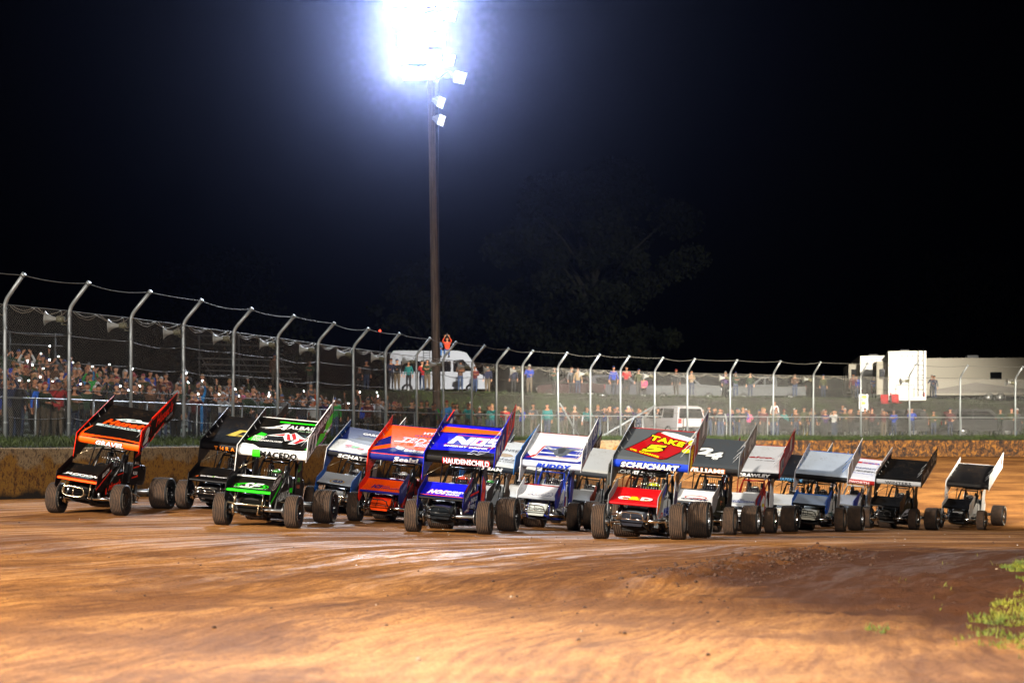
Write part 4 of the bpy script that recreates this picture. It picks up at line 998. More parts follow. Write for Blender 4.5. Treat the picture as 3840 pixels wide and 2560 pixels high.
LIV['white'] = dict(short='white and blue car numbered 83', wing='#dfe3ea', band='#c8cede', board='#dadde6', bedge='#e4e6ee', inner='#b8bcc2', edge='#8a1014', nwing='#e0e2e8', nband='#9aa0aa', nedge='#8c1218', nboard='#1c2c90', ninner='#dcdfe4', hood='#dcdee2', side='#d8dadf', sail='#1c3494', nose='#a8aeaa', tail='#c8ccd4', cage=mat('blue_tube', '#1c3494', .35, .2), rods=1, bumper='arch', grid=1, bumpm=chrome, rim=blackrim, cover=1, helmet='#1a1a1e',
  wg=[('p', [(-.71, .17), (.71, .17), (.71, .36), (.60, .23), (-.50, .25), (-.66, .5), (-.70, .62)], '#14207c'), ('p', [(-.66, .25), (-.46, .32), (-.46, .46)], '#b81820'),
      ('p', [(-.46, .36), (.58, .36), (.66, 1.02), (-.34, 1.02), (-.40, .9)], '#b81820'), ('p', [(-.44, .38), (.57, .38), (.645, 1.0), (-.33, 1.0)], '#e8eaee'), ('p', [(-.42, .40), (.56, .40), (.63, .98), (-.32, .98)], '#1a2c9c'),
      ('p', [(-.34, .80), (.6, .80), (.6, .85), (-.34, .85)], '#e8eaee'), ('p', [(-.38, .54), (.58, .54), (.58, .60), (-.38, .60)], '#e8eaee'), ('p', [(.08, .98), (.16, .98), (.12, .40), (.04, .40)], '#e8eaee'),
      ('p', [(-.30, .86), (-.1, .74), (0, .90), (.12, .98), (.26, .90), (.5, .90), (.34, .76), (.28, .56), (.16, .40), (.0, .46), (-.06, .62), (-.2, .74)], '#4a5058'), ('p', [(0, .84), (.12, .92), (.2, .84), (.16, .6), (.06, .56)], '#15181c'), ('p', [(-.32, .90), (-.08, .78), (-.06, .80), (-.28, .94)], '#9aa0a8'), ('p', [(.28, .82), (.56, .92), (.54, .95), (.26, .86)], '#9aa0a8'),
      ('t', 'BUDDY', .06, .098, .86, .066, '#1c3cb0', {'s': .3, 'b': .07})],
  ng=[('t', 'Roth', .05, .24, .50, .12, '#e6e8ee', {'s': .5, 'b': .06, 'out': '#1c2478'})], nbg=[('t', 'Tik', .3, .15, .3, .2, '#8a2050')],
  bg=[('t', 'HEALTH', .46, .28, .82, .24, '#24389c', {'b': .03}), ('t', 'SCIENCES', .42, .07, .6, .10, '#b83038', {'s': .3}), ('p', [(1.0, .02), (1.62, .06), (1.62, .60), (1.0, .52)], '#1c3494'), ('t', '83', 1.28, .36, .40, .28, '#e0e0ea', {'b': .06}), ('t', 'Curb', 1.3, .12, .4, .10, '#c0c8e0', {'s': .3})],
  sg=[('t', 'Mobil', .82, .54, .50, .18, '#1c2c60', {'sl': .15}), ('t', '1', 1.24, .62, .10, .26, '#8a1a20', {'b': .05})])
LIV['charcoal'] = dict(short='black winged car half hidden behind the grey one', wing='#101011', band='#0c0c0d', board='#c8ccc4', bedge='#b0b4b0', inner='#a8aca0', nwing='#141415', nband='#101011', nboard='#15151a', hood='#b8bab8', side='#b8bab8', cage=mat('copper_tube', '#8a3c1c', .4, .2), rim=blackrim, helmet='#a02020', edge='#2a2a2a',
  wg=[bnd('SCHUERMAN', -.05, 1.0, W_, b=.03), ('p', rect(-.71, .71, .165, .185), '#8a1418')], ng=[('t', 'FORD', .25, .36, .2, .05, W_), ('t', 'RACING', .25, .30, .2, .03, '#c02020')], bg=[('t', '9', 1.3, .3, .3, .3, '#2a3a80')])
LIV['grey'] = dict(short='grey and red nosed car leading the pack', wing='#4c5258', band='#1438b8', board='#8c9094', bedge='#7a8088', inner='#3a3c3e', edge='#a81018', nwing='#b80c14', nband='#a80c14', nboard='#8a8c90', ninner='#74787c', hood='#4a5058', cowl='#d8dcdc', side='#c2ccd0', sail='#a8acb4', nose='#24262e', cage=blackt, bumper='arch', bumpm=chrome, rim=alu, cover=2, axle=chrome, helmet='#b8c020', suit='#3a3a40', spring='#1850b0',
  wg=[('p', [(-.625, .575), (.14, .22), (.26, .25), (.62, .94), (.712, 1.08), (.70, 1.30), (.32, 1.40), (-.04, 1.58), (-.18, 1.52)], '#0c0808'), ('p', [(-.60, .58), (.14, .245), (.24, .27), (.60, .95), (.70, 1.1), (.675, 1.28), (.3, 1.38), (-.05, 1.555), (-.16, 1.5)], '#a00c14'),
      ('p', [(-.11, 1.50), (-.05, 1.555), (.17, 1.52), (.64, 1.30), (.67, 1.22), (.50, 1.20), (.15, 1.33)], '#f0f2f4'),
      ('p', [(-.555, .64), (-.2, .46), (.27, .30), (.255, .285), (-.2, .44), (-.57, .62)], '#0c0808'),
      ('t', 'TAKE', .10, 1.13, .70, .23, '#ffee10', {'b': .04, 's': .1, 'sl': -.34, 'ob': .05, 'out': '#100808'}), ('t', '5', -.07, .72, .42, .36, '#ffee10', {'b': .05, 's': .15, 'ob': .05, 'out': '#100808'}), ('t', 'OIL CHANGE', -.20, .46, .62, .075, '#ffee10', {'b': .03, 's': 0, 'sl': -.47}),
      ('e', .60, 1.12, .11, .15, '#100808'), ('e', .60, 1.12, .09, .13, '#ffee10'), ('e', .56, .70, .11, .12, '#100808'), ('e', .56, .70, .09, .10, '#ffee10'),
      bnd('SCHUCHART', -.02, 1.16, '#f4f4f4', s=.25, b=.06, out='#0a0c20')],
  ng=[('t', 'C', -.22, .25, .20, .10, '#f4f4f4', {'b': .05, 'out': K_}), ('t', '&', -.02, .26, .20, .10, '#ffe010', {'b': .05, 'out': K_}), ('t', 'D', .20, .25, .20, .10, '#f4f4f4', {'b': .05, 'out': K_}), ('t', 'RIGGING INC', .02, .165, .44, .025, '#c8a020')],
  nbg=[('p', [(0, -.05), (.2, .0), (.32, .24), (.1, .24), (0, .2)], '#d8541c'), ('t', '5', .16, .12, .12, .2, '#ffe010', {'b': .05}), ('p', [(.36, .18), (.64, .24), (.64, .1), (.4, .06)], '#1c3aa8')],
  bg=[('p', [(.01, -.0), (.10, .0), (.74, .10), (.74, .54), (.01, .5)], '#b01018'), ('t', 'TAKE', .16, .33, .26, .16, '#ffee10', {'b': .05}), ('t', '5', .17, .14, .18, .22, '#ffee10', {'b': .08}), ('e', .30, .48, .12, .06, W_), ('t', 'DRYDENE', .53, .32, .34, .2, '#c87878'), ('t', '1', 1.16, .38, .24, .34, '#d8d8de', {'b': .09, 'out': '#5a1018'}), ('t', 's', 1.42, .48, .14, .14, '#5a4a9a'), ('t', 'CTECH ARP FVP', 1.2, .06, .7, .06, '#5a2a2a')],
  sg=[('t', 'Dura', .72, .54, .36, .15, '#b81820', {'sl': .16}), ('t', 'MAX', 1.12, .62, .36, .17, '#2038a0', {'b': .05, 'sl': .16})], lg=[('p', rect(1.5, 1.78, .7, 1.05), '#3a3a60'), ('t', 'X', 1.65, 1.2, .16, .12, '#202040')])
LIV['slate'] = dict(short='slate grey car numbered 24', wing='#3c4248', band='#0f0f11', board='#8a8c8e', bedge='#7c8084', inner='#5a5e60', nwing='#e0e0e2', nband='#30343a', nedge='#3a3e44', nboard='#808286', hood='#101830', side='#2c2f24', nose='#101426', sail='#26282a', cage=blackt, rim=alu, cover=2, bumpm=alu, helmet='#1c1c20',
  wg=[('t', '2', -.30, .96, .40, .40, '#dfe6e8', {'b': .07, 's': .1, 'ob': .04, 'out': '#120a06'}), ('t', '4', -.02, .76, .40, .40, '#dfe6e8', {'b': .07, 's': .1, 'ob': .04, 'out': '#120a06'}), ('t', 'D', .06, .56, .12, .10, '#dfe6e8', {'b': .04, 'out': '#120a06'}), bnd('WILLIAMS', -.10, 1.0, '#f0ece4', b=.06, out='#c8641c')],
  ng=[('r', .0, .30, .26, .12, .03, '#a81428'), ('p', [(-.26, .26), (.1, .30), (.2, .24), (.42, .22), (.2, .27), (.1, .34)], '#a81428'), ('t', 'CDR', 0, .165, .56, .06, '#1c2448', {'s': .4, 'b': .06})],
  bg=[('t', '24', 1.1, .32, .7, .32, '#c4c4c4', {'b': .08, 's': .2, 'out': '#5a3a2c'}), ('p', rect(.26, .33, .1, .46), '#8a5a1c'), ('t', 'SPONSOR', .2, .24, .3, .14, '#4a5488'), ('t', 'KAZE', .6, .2, .5, .2, '#8a6a5a')], sg=[('t', 'TT', 1.1, .7, .2, .1, '#c87858')])
LIV['redboard'] = dict(short='white car with dark red side boards', wing='#aeb2b8', band='#0d0d10', board='#8a1612', bedge='#7a1410', inner='#7a1410', edge='#8a1216', nwing='#c8ccd0', nband='#c0c4c8', nboard='#8a1612', hood='#d6d8da', side='#ccd0d2', cage=mat('red_tube', '#8a1410', .35, .2), rim=chrome, bumpm=chrome, helmet='#20202a',
  wg=[('t', 'Delco.', -.06, .98, .95, .12, '#8a1216', {'b': .07, 's': .25}), ('t', 'LAW OFFICE', .2, .80, .5, .04, '#303034'), bnd('CRAWLEY', .06, .9, '#f0f0f0', s=.2, b=.06)],
  ng=[('e', .0, .24, .36, .08, '#1c2c70'), ('t', 'SCHKNECHT', 0, .24, .62, .07, '#b8c0d8', {'b': .03}), ('t', 'Jim', 0, .35, .14, .05, '#1c2c70', {'s': .3})],
  bg=[('t', '1', 1.2, .36, .26, .34, '#c8c4c0', {'b': .10, 's': .1}), ('p', [(.05, .06), (.5, .1), (.5, .4), (.05, .44)], '#8c8484'), ('t', 'A', .3, .24, .3, .24, '#2c3450'), ('t', 'KLEEN', .8, .2, .4, .14, '#c08c84')],
  nbg=[('e', .3, .12, .2, .1, '#344080')], sg=[('e', 1.0, .68, .1, .05, '#c8b828'), ('t', 'COMTEC', 1.1, .5, .3, .12, '#6a3020'), ('t', 'WINE', .7, .62, .3, .1, '#404048')])
LIV['navyhid'] = dict(short='dark winged white car behind the red boarded one', wing='#16181e', band='#0c0e12', board='#b8bcc0', inner='#181a20', nwing='#c0c4c8', hood='#c4c8ca', side='#c4c8ca', nband='#a0a4a8', cage=blackt, rim=chrome, helmet='#c8c8c8', wg=[bnd('HAFERTEPE', -.1, .8, '#5a98c8', s=.2)], bg=[('t', '15', 1.2, .3, .4, .3, '#2a3a80')], sg=[('t', 'KAEDING', 1.0, .6, .5, .1, '#405868')])
LIV['bluetrim'] = dict(short='plain silver winged car with blue trim', wing='#a4b0c0', band='#0c0d10', board='#c4c4c8', bedge='#d0d0d4', inner='#c0c0ca', edge='#1c62b8', nwing='#9ca8b8', nband='#14161a', nedge='#1c62b8', nboard='#1658b4', hood='#c8ccc8', side='#c0c4c4', nose='#b4b2a4', sail='#8a8c90', cage=blackt, rods='blue', bumper='arch', grid=1, bumpm=blackt, rim=alu, cover=2, helmet='#16161a',
  bg=[('t', '45', 1.32, .38, .3, .30, '#2a6ab0', {'b': .05, 's': .2})], sg=[('t', 'HERR', 1.1, .5, .3, .1, '#4a8a8c')])
LIV['stripe'] = dict(short='white and red car behind the silver winged one', wing='#dcdee6', band='#a8181a', board='#dcdce2', inner='#d0d0d8', edge='#b01c1c', nwing='#d0d2d6', nboard='#203c9c', hood='#c8ccd0', side='#c0c4cc', nband='#b0b4b8', cage=mat('white_tube', '#c8c8c8', .35, .2), rim=chrome, helmet='#18181c',
  wg=[('p', rect(-.71, .71, 1.30, 1.42), '#c8242a'), ('t', 'CMA', .2, 1.36, .6, .09, '#4a58c0', {'s': .3, 'out': W_}), ('t', 'MOTORSPORTS', 0, .96, 1.0, .12, '#30407c', {'s': .3}), ('t', 'RUDEEN', .1, .74, 1.0, .10, '#20242c', {'s': .2, 'b': .04}), ('t', 'RACING', .1, .56, .8, .05, '#4a5ab0'), bnd('TITTSWORTH', .0, 1.1, '#e8c8c8', b=.05)],
  bg=[('t', '482', 1.24, .32, .6, .26, '#b83024', {'s': .2, 'b': .04}), ('t', 'RAZOR', .6, .2, .5, .2, '#2a3a90')], sg=[('p', [(.5, .5), (1.3, .74), (1.3, .6), (.5, .36)], '#203c9c'), ('t', 'SELMA SHELL', .95, .52, .6, .08, '#a83040', {'sl': .2})])
LIV['winter'] = dict(short='black car with a silver band on its wing edge', wing='#0e0e0f', band='#a0a2a6', board='#141416', bedge='#1c1c1e', inner='#141415', edge='#0a0a0a', nwing='#0a0a0b', nband='#0a0a0b', nboard='#131315', hood='#121210', side='#26281c', nose='#0e0e0e', cage=blackt, rods=1, bumpm=blackt, rim=chrome, helmet='#26262a',
  wg=[bnd('WINTERS', -.02, .86, '#16161a', b=.03)], bg=[('t', 'CRC', 1.25, .36, .6, .30, '#9a9890', {'b': .03, 'out': '#1a1816'}), ('t', 'WIN', .45, .22, .6, .22, '#a8a6a0', {'b': .03, 's': .2}), ('p', [(.3, -.03), (1.5, .05), (1.5, .12), (.3, .02)], '#a89a90')],
  sg=[('p', [(.5, .40), (1.3, .60), (1.3, .68), (.9, .62)], '#b8b8c0'), ('p', [(.5, .34), (1.3, .5), (1.3, .55), (.5, .38)], '#b8b8c0')])
LIV['last'] = dict(short='black winged car with plain white boards at the back', wing='#0f0f11', band='#0f0f11', board='#d6d6d4', bedge='#dededc', inner='#c8c8c8', edge='#a8a8a8', nwing='#111113', nband='#0e0e0f', nboard='#c8c6be', ninner='#d4d2ce', hood='#c4c4c0', cowl='#101012', side='#bcbcb8', nose='#101011', cage=blackt, bumpm=blackt, rim=chrome, helmet='#8a8a8c',
  bg=[('p', rect(1.30, 1.52, .22, .52), '#8a2418'), ('t', '7', 1.41, .36, .16, .22, '#c8b8b0', {'b': .04}), ('p', rect(.52, .535, .0, .52), '#8a8a88'), ('p', rect(1.1, 1.115, .0, .58), '#8a8a88')])
LIV['gold'] = dict(short='far car with a gold 7 on its side board', wing='#c8ccd0', band='#20242c', board='#141c34', bedge='#d8dadc', hood='#c0c0c0', rods=0, bg=[('t', '7', 1.3, .36, .34, .4, '#c8a028', {'b': .06})])
LIV['teal'] = dict(short='far car with a white 71 on its navy board', wing='#a8b0b4', band='#20242c', board='#0e1a2c', bedge='#2a3a4c', hood='#a0a4a8', rods=0, bg=[('t', '71', 1.3, .32, .4, .3, '#c8d0d4', {'b': .04})])
LIV['redblue'] = dict(short='far car with a red and blue side board', wing='#b0b4b4', band='#30343a', board='#a03430', bedge='#c8ccd0', inner='#c0c4b0', hood='#a0a4a8', rods=0, bg=[('p', [(1.2, .0), (1.62, .1), (1.62, .5), (1.4, .3)], '#1c3a9c')])
LABEL = {'two': 'black winged sprint car with orange stripes and number 2 on its side board', 'black': 'black winged sprint car with a gold C, behind the green and black car',
 'fortyone': 'black, white and bright green winged sprint car numbered 41', 'fifteen': 'navy and silver winged sprint car numbered 15 with a cherry logo on its wing',
 'orange': 'orange winged sprint car with navy corners, between the navy and royal blue cars', 'blue': 'royal blue winged sprint car with an orange wing stripe, numbered 17',
 'fuel': 'silver winged sprint car with light blue side boards, behind the royal blue car', 'white': 'white winged sprint car with blue lettering on the leading edge, numbered 83',
 'charcoal': 'black winged sprint car with a pale body hidden behind the grey car', 'grey': 'grey winged sprint car with a red nose wing and a red paint can logo',
 'slate': 'slate grey winged sprint car with a large 24 on its wing', 'redboard': 'silver winged sprint car with dark red side boards and white hood',
 'navyhid': 'dark winged white sprint car between the red boarded and blue trimmed cars', 'bluetrim': 'plain silver winged sprint car with blue nose wing trim',
 'stripe': 'white winged sprint car with a red leading edge, behind the blue trimmed car', 'winter': 'black winged sprint car with a silver leading edge band',
 'last': 'black winged sprint car with plain white side boards, last of the pack', 'gold': 'sprint car far back showing a navy board with gold 7',
 'teal': 'sprint car far back showing a dark board with white 71', 'redblue': 'sprint car far back showing a red and blue board'}
EXTRA = {'fifteen': (-4.25, 39.2, 11, 5), 'fuel': (-.95, 40.6, 15, 4), 'charcoal': (2.75, 37.9, 17, 4), 'navyhid': (8.1, 47.4, 24, 4), 'stripe': (10.75, 51.8, 28, 4), 'gold': (-.15, 46.6, 16, 4), 'teal': (1.3, 51.0, 17, 4), 'redblue': (1.95, 46.2, 17, 4)}
import os
FASTCARS = None
for k in LIV:
    if FASTCARS and k not in FASTCARS: continue
    if k in CARS_M:
        bf = BODYFIT[k]; psi, roll = bf[4], bf[2]; side, x, y, h_ = CARS_M[k][:4]; c = P(x, y, FPX*.65/h_)-Vector((math.cos(R(psi)), -math.sin(R(psi)), 0))*HALF*(1 if side == 'L' else -1)
    else:
        X_, Y_, psi, roll = EXTRA[k]; c = Vector((X_, Y_, 0))
    make_car(k, LABEL[k], c, psi, roll, LIV[k])
# ------------------------------------------------------------------ light pole
def locate(x, y):
    best = None
    for k in range(-24, 124):
        i = k*.25; p = post_at(i); n = fence_normal(i); d = Vector((x-p.x, y-p.y, 0)); q = -d.dot(n); t = abs(d.dot(Vector((n.y, -n.x, 0))))
        if best is None or t-(.0 if q > 0 else -50) < best[0]: best = (t-(.0 if q > 0 else -50), i, q)
    return best[1], best[2]
def bank_at(x, y):
    i, q = locate(x, y); return bank_z(i, min(q, 60))
PD = 80.
wood = mat('weathered_pole_wood', '#4a4038', .85)
pv = wood.node_tree.nodes.new('ShaderNodeMapping'); pv.inputs['Scale'].default_value = (9, 9, .5); wood.node_tree.links.new(geopos(wood), pv.inputs[0])
wnz = noise(wood, 1.2, 5, pv.outputs[0], .7); setin(wood, 'Base Color', ramp(wood, [(.3, '#2a221c'), (.5, '#5a4c42'), (.7, '#7a6a5c')], wnz)); bump(wood, wnz, .8, .03)
base = P(1640, 1500, PD); zb = bank_at(base.x, base.y)
pole = empty('light_pole', (base.x, base.y, zb)); tag(pole, 'tall wooden pole carrying floodlights, behind the fence', 'light pole')
mb = MB(); top = P(1608, -260, PD)
mb.tube([Vector((P(1642, 0, PD).x, PD, zb-.5)), P(1633, 1300, PD), P(1620, 500, PD), P(1612, 100, PD), top], .215, 0, 14, r2=.15)
o = mb.build('pole', wood); keep(o, pole)
arm_m = mat('arm_steel', '#5c5c60', .5, .7)
for yy, xa, xb in ((40, 1470, 1700), (235, 1520, 1690), (-150, 1480, 1700)):
    mb = MB(); a = P(xa, yy, PD-.25); b = P(xb, yy, PD-.25); mb.box((a+b)/2, (b.x-a.x, .10, .12), 0); o = mb.build('cross_arm', arm_m); keep(o, pole)
mb = MB(); a = P(1640, 300, PD-.1); mb.tube([a, P(1680, 268, PD-.3), P(1712, 276, PD-.4)], .03, 0, 6)
o = mb.build('cross_arm', arm_m); keep(o, pole)
mb = MB(); mb.tube([P(1646, 300, PD-.2), P(1642, 700, PD-.24), P(1651, 1450, PD-.26)], .02, 0, 6); mb.tube([P(1655, 270, PD-.3), P(1668, 300, PD-.3), P(1700, 292, PD-.3)], .015, 0, 6)
o = mb.build('conduit', mat('conduit', '#3c3c3e', .6)); keep(o, pole)
hous = mat('floodlight_housing', '#b4b8c0', .4, .3)
glow = mat('lamp_glass_lit', (.86, .92, 1.0), .3, 0, emit=120)
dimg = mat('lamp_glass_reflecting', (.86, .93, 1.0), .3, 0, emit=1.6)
def flood(x, y, tgt, lit, sc=1., dn=-.35, lab=None):
    p = P(x, y, PD+dn); mb = MB(); w_, h_ = .34*sc, .27*sc
    f = [(-w_, -h_, 0), (w_, -h_, 0), (w_, h_, 0), (-w_, h_, 0)]; b = [(-w_*.5, -h_*.5, .32*sc), (w_*.5, -h_*.5, .32*sc), (w_*.5, h_*.5, .32*sc), (-w_*.5, h_*.5, .32*sc)]
    mb.add(f+b, [(0, 1, 5, 4), (1, 2, 6, 5), (2, 3, 7, 6), (3, 0, 4, 7), (4, 5, 6, 7)], 0)
    mb.add([(a*.93, c*.93, .02) for a, c, _ in f], [(3, 2, 1, 0)], 1)
    for s in (1, -1): mb.tube([(s*w_, 0, .05), (s*w_*1.05, 0, .3), (0, 0, .45)], .015, 0, 5)
    mb.lathe([(.30*sc, .12*sc), (.5*sc, .10*sc), (.56*sc, .001)], 'z', 12, 0)
    o = mb.build('floodlight', [hous, glow if lit else dimg]); o.location = p
    o.rotation_euler = (Vector(tgt)-p).to_track_quat('-Z', 'Y').to_euler(); keep(o, pole)
    return p
CAMT = (-6, 8, 0)
for (y, xs__) in ((-190, (1500, 1570, 1640)), (-80, (1480, 1550, 1620, 1680)), (0, (1470, 1535, 1600, 1665)), (75, (1500, 1565, 1630)), (150, (1520, 1580, 1640)), (215, (1505, 1565, 1625)), (275, (1540, 1600))):
    for k__, x in enumerate(xs__): flood(x, y, CAMT, True, 1.12, -.35-.12*(k__ % 2)-.05*(y % 3))
flood(1690, 60, (30, 40, 0), False, 1.); flood(1684, 225, (30, 40, 0), True, .9); flood(1726, 292, (26, 50, 0), False, 1.1)
flood(1655, 385, (40, 60, 0), False, 1.); flood(1656, 452, (40, 60, 0), False, 1.)
LZ = P(1575, 190, PD-1.0); LZ2 = P(1570, 0, PD-1.0)
lamp('pole_floods_low', LZ, (1, 24, -1), 26000, COOL, .7, 110, .9)
lamp('pole_floods_high', LZ2, (-1, 30, -1), 32000, COOL, .8, 110, .9)
lamp('pole_flood_beam', P(1560, 200, PD-1.1), (0, 0, 10.5), 560000, (.74, .84, 1.0), .6, 24, .45)
lamp('pole_flood_beam', P(1575, -10, PD-1.1), (0, 0, 10.5), 560000, (.74, .84, 1.0), .6, 24, .45)
lamp('pole_flood_side', P(1760, 250, PD-.6), (14, 76, 0), 30000, COOL, .4, 75, .8)

# ------------------------------------------------------------------ people
skin_m = [mat('skin_a', '#b07a5a', .6), mat('skin_b', '#8a5a40', .6), mat('skin_c', '#c48f6e', .6)]
hairs = {'dark': mat('hair_dark', '#1a120c', .8), 'brown': mat('hair_brown', '#3c2616', .8), 'fair': mat('hair_fair', '#8a6a3c', .8), 'grey': mat('hair_grey', '#8a8682', .8)}
SHOE = mat('shoe', '#18181a', .7)
def cloth(c):
    key = 'cloth_'+c
    if key in MATS: return MATS[key]
    m = mat(key, c, .9); n = noise(m, 7, 3, objco(m)); setin(m, 'Base Color', mix(m, ramp(m, [(.35, 0), (.7, .35)], n), lin(c), tuple(x*.6 for x in lin(c)))); bump(m, n, .5, .02)
    return m
def make_body(pose, girth=1., hooded=False):
    """returns mesh: slots skin, top, trousers, shoes, hair/cap"""
    g = girth; sit = pose.startswith('sit')
    J = {}; hipz = .93 if not sit else .48
    J['pelvis'] = (0, 0, hipz, .125*g); J['waist'] = (0, .0, hipz+.16, .115*g); J['chest'] = (0, .01, hipz+.36, .135*g); J['neck'] = (0, .01, hipz+.53, .055)
    J['head0'] = (0, -.01, hipz+.62, .07)
    for s, n in ((1, 'l'), (-1, 'r')):
        J['sh'+n] = (s*.17*g, .01, hipz+.47, .065*g)
        J['hip'+n] = (s*.09, 0, hipz-.04, .095*g)
        if sit: J['kn'+n] = (s*.14, -.42, hipz+.02, .06); J['an'+n] = (s*.13, -.40, .09, .042); J['to'+n] = (s*.14, -.55, .04, .04)
        else:
            st = .03*s if pose in ('rail', 'one') else 0
            J['kn'+n] = (s*.10, -.02+st, .50, .065*g); J['an'+n] = (s*.105, .02+st, .09, .042); J['to'+n] = (s*.125, -.13+st, .04, .042)
    b = hipz+.47
    def arm(n, s, p):
        if p == 'down': return (s*.25, .03, b-.27, .043), (s*.27, -.03, b-.50, .03), (s*.27, -.06, b-.60)
        if p == 'face': return (s*.27, -.20, b-.17, .043), (s*.10, -.33, b+.08, .03), (s*.06, -.36, b+.15)
        if p == 'high': return (s*.28, -.14, b+.10, .043), (s*.14, -.26, b+.36, .03), (s*.09, -.29, b+.44)
        if p == 'up': return (s*.24, -.08, b+.24, .043), (s*.20, -.14, b+.50, .03), (s*.18, -.17, b+.60)
        if p == 'fold': return (s*.25, -.08, b-.24, .045), (s*-.02, -.24, b-.20, .032), (s*-.09, -.25, b-.18)
        if p == 'rail': return (s*.26, -.10, b-.22, .043), (s*.20, -.34, b-.28, .03), (s*.18, -.42, b-.28)
        if p == 'hip': return (s*.36, .05, b-.24, .043), (s*.20, -.03, b-.40, .03), (s*.14, -.08, b-.42)
        if p == 'lap': return (s*.24, -.06, b-.26, .043), (s*.12, -.28, b-.38, .03), (s*.08, -.36, b-.38)
    ap = {'stand': ('down', 'down'), 'phone': ('face', 'face'), 'high': ('high', 'high'), 'one': ('up', 'down'), 'fold': ('fold', 'fold'), 'rail': ('rail', 'rail'), 'hip': ('hip', 'down'), 'sit': ('lap', 'lap'), 'sitphone': ('high', 'high')}[pose]
    hands = {}
    for (n, s, p) in (('l', 1, ap[0]), ('r', -1, ap[1])):
        e, w_, h = arm(n, s, p); J['el'+n] = (*e[:3], e[3]*g); J['wr'+n] = w_; hands[n] = (Vector(w_[:3]), Vector(h))
    E = [('pelvis', 'waist'), ('waist', 'chest'), ('chest', 'neck'), ('neck', 'head0')]
    for n in 'lr': E += [('chest', 'sh'+n), ('sh'+n, 'el'+n), ('el'+n, 'wr'+n), ('pelvis', 'hip'+n), ('hip'+n, 'kn'+n), ('kn'+n, 'an'+n), ('an'+n, 'to'+n)]
    names = list(J); me = bpy.data.meshes.new('b'); me.from_pydata([J[k][:3] for k in names], [(names.index(a), names.index(c)) for a, c in E], [])
    o = bpy.data.objects.new('b', me); COL.objects.link(o)
    sk = o.modifiers.new('s', 'SKIN'); sk.use_smooth_shade = True
    for k, v in zip(names, me.skin_vertices[0].data): v.radius = (J[k][3]*(1.25 if k in ('pelvis', 'waist', 'chest') else 1), J[k][3]*(.85 if k in ('pelvis', 'waist', 'chest') else 1)); v.use_root = (k == 'pelvis')
    sb = o.modifiers.new('u', 'SUBSURF'); sb.levels = 1; sb.render_levels = 1
    ev = bpy.data.meshes.new_from_object(o.evaluated_get(bpy.context.evaluated_depsgraph_get()))
    bpy.data.objects.remove(o); bpy.data.meshes.remove(me)
    mb = MB(); vs = [v.co.copy() for v in ev.vertices]
    segs = [(a, c, Vector(J[a][:3]), Vector(J[c][:3])) for a, c in E]
    def cls(p):
        best = 9; r = 1
        for a, c, A, B in segs:
            t = max(0, min(1, (p-A).dot(B-A)/max(1e-6, (B-A).length_squared))); d = (p-A-(B-A)*t).length
            if d < best:
                best = d
                if c.startswith(('kn', 'hip')) : r = 2
                elif c.startswith('an'): r = 2 if t < .85 else 3
                elif c.startswith('to'): r = 3
                elif c.startswith('wr'): r = 1 if t < .8 else 0
                elif c == 'neck': r = 1 if t < .8 else 0
                elif c == 'head0': r = 0
                elif c == 'waist': r = 1 if t > .15 else 2
                else: r = 1
        return r
    for p in ev.polygons:
        c = sum((vs[i] for i in p.vertices), Vector())/len(p.vertices); mb.add([vs[i] for i in p.vertices], [tuple(range(len(p.vertices)))], cls(c), True)
    bpy.data.meshes.remove(ev)
    # hands
    for n, s in (('l', 1), ('r', -1)):
        w_, h = hands[n]; d = (h-w_).normalized(); side = d.cross(Vector((0, 1, .3))).normalized()*s; nrm = side.cross(d).normalized()
        mb.tube([w_, w_+d*.05, w_+d*.09], .032, 0, 8, r2=.030)
        for k, (ln, of) in enumerate(((.062, -.026), (.074, -.009), (.070, .009), (.055, .025))):
            a = w_+d*.085+side*of; mb.tube([a, a+d*ln*.55+nrm*.008, a+d*ln+nrm*.026], .0085, 0, 5, r2=.006)
        a = w_+d*.03-side*.03; mb.tube([a, a-side*.028+d*.03+nrm*.01, a-side*.024+d*.058+nrm*.02], .010, 0, 5, r2=.007)
    # head: skull narrowing to the chin, nose, ears, eyes, mouth
    hz = hipz+.715; hy = -.02; n, m = 14, 10; hv = []
    for i in range(m+1):
        ph = math.pi*i/m
        for k in range(n):
            th = 2*math.pi*k/n; x = math.cos(th)*math.sin(ph)*.078; y = math.sin(th)*math.sin(ph)*.098; z = math.cos(ph)*.122
            if z < 0: x *= 1+z*2.6; y = y*(1+z*1.5)-(-z)*.12
            hv.append((x, y+hy, z+hz))
    mb.add(hv, [(i*n+k, (i+1)*n+k, (i+1)*n+(k+1) % n, i*n+(k+1) % n) for i in range(m) for k in range(n)], 0, True)
    mb.add([(-.012, hy-.094, hz+.015), (.012, hy-.094, hz+.015), (.018, hy-.095, hz-.03), (-.018, hy-.095, hz-.03), (0, hy-.122, hz-.022)], [(0, 1, 4), (1, 2, 4), (2, 3, 4), (3, 0, 4)], 0)
    for s in (1, -1):
        mb.box((s*.03, hy-.093, hz+.018), (.02, .008, .009), 3); mb.box((s*.08, hy+.005, hz-.005), (.014, .03, .05), 0)
    mb.box((0, hy-.097, hz-.058), (.036, .008, .008), 3)
    mesh = mb.build('person', [skin_m[0], SHOE, SHOE, SHOE]).data
    ph = None
    if pose in ('phone', 'high', 'sitphone'): ph = Vector((0, (hands['l'][1].y)-.02, hands['l'][1].z+.06))
    if pose == 'one': ph = Vector((hands['l'][1].x, hands['l'][1].y-.03, hands['l'][1].z+.08))
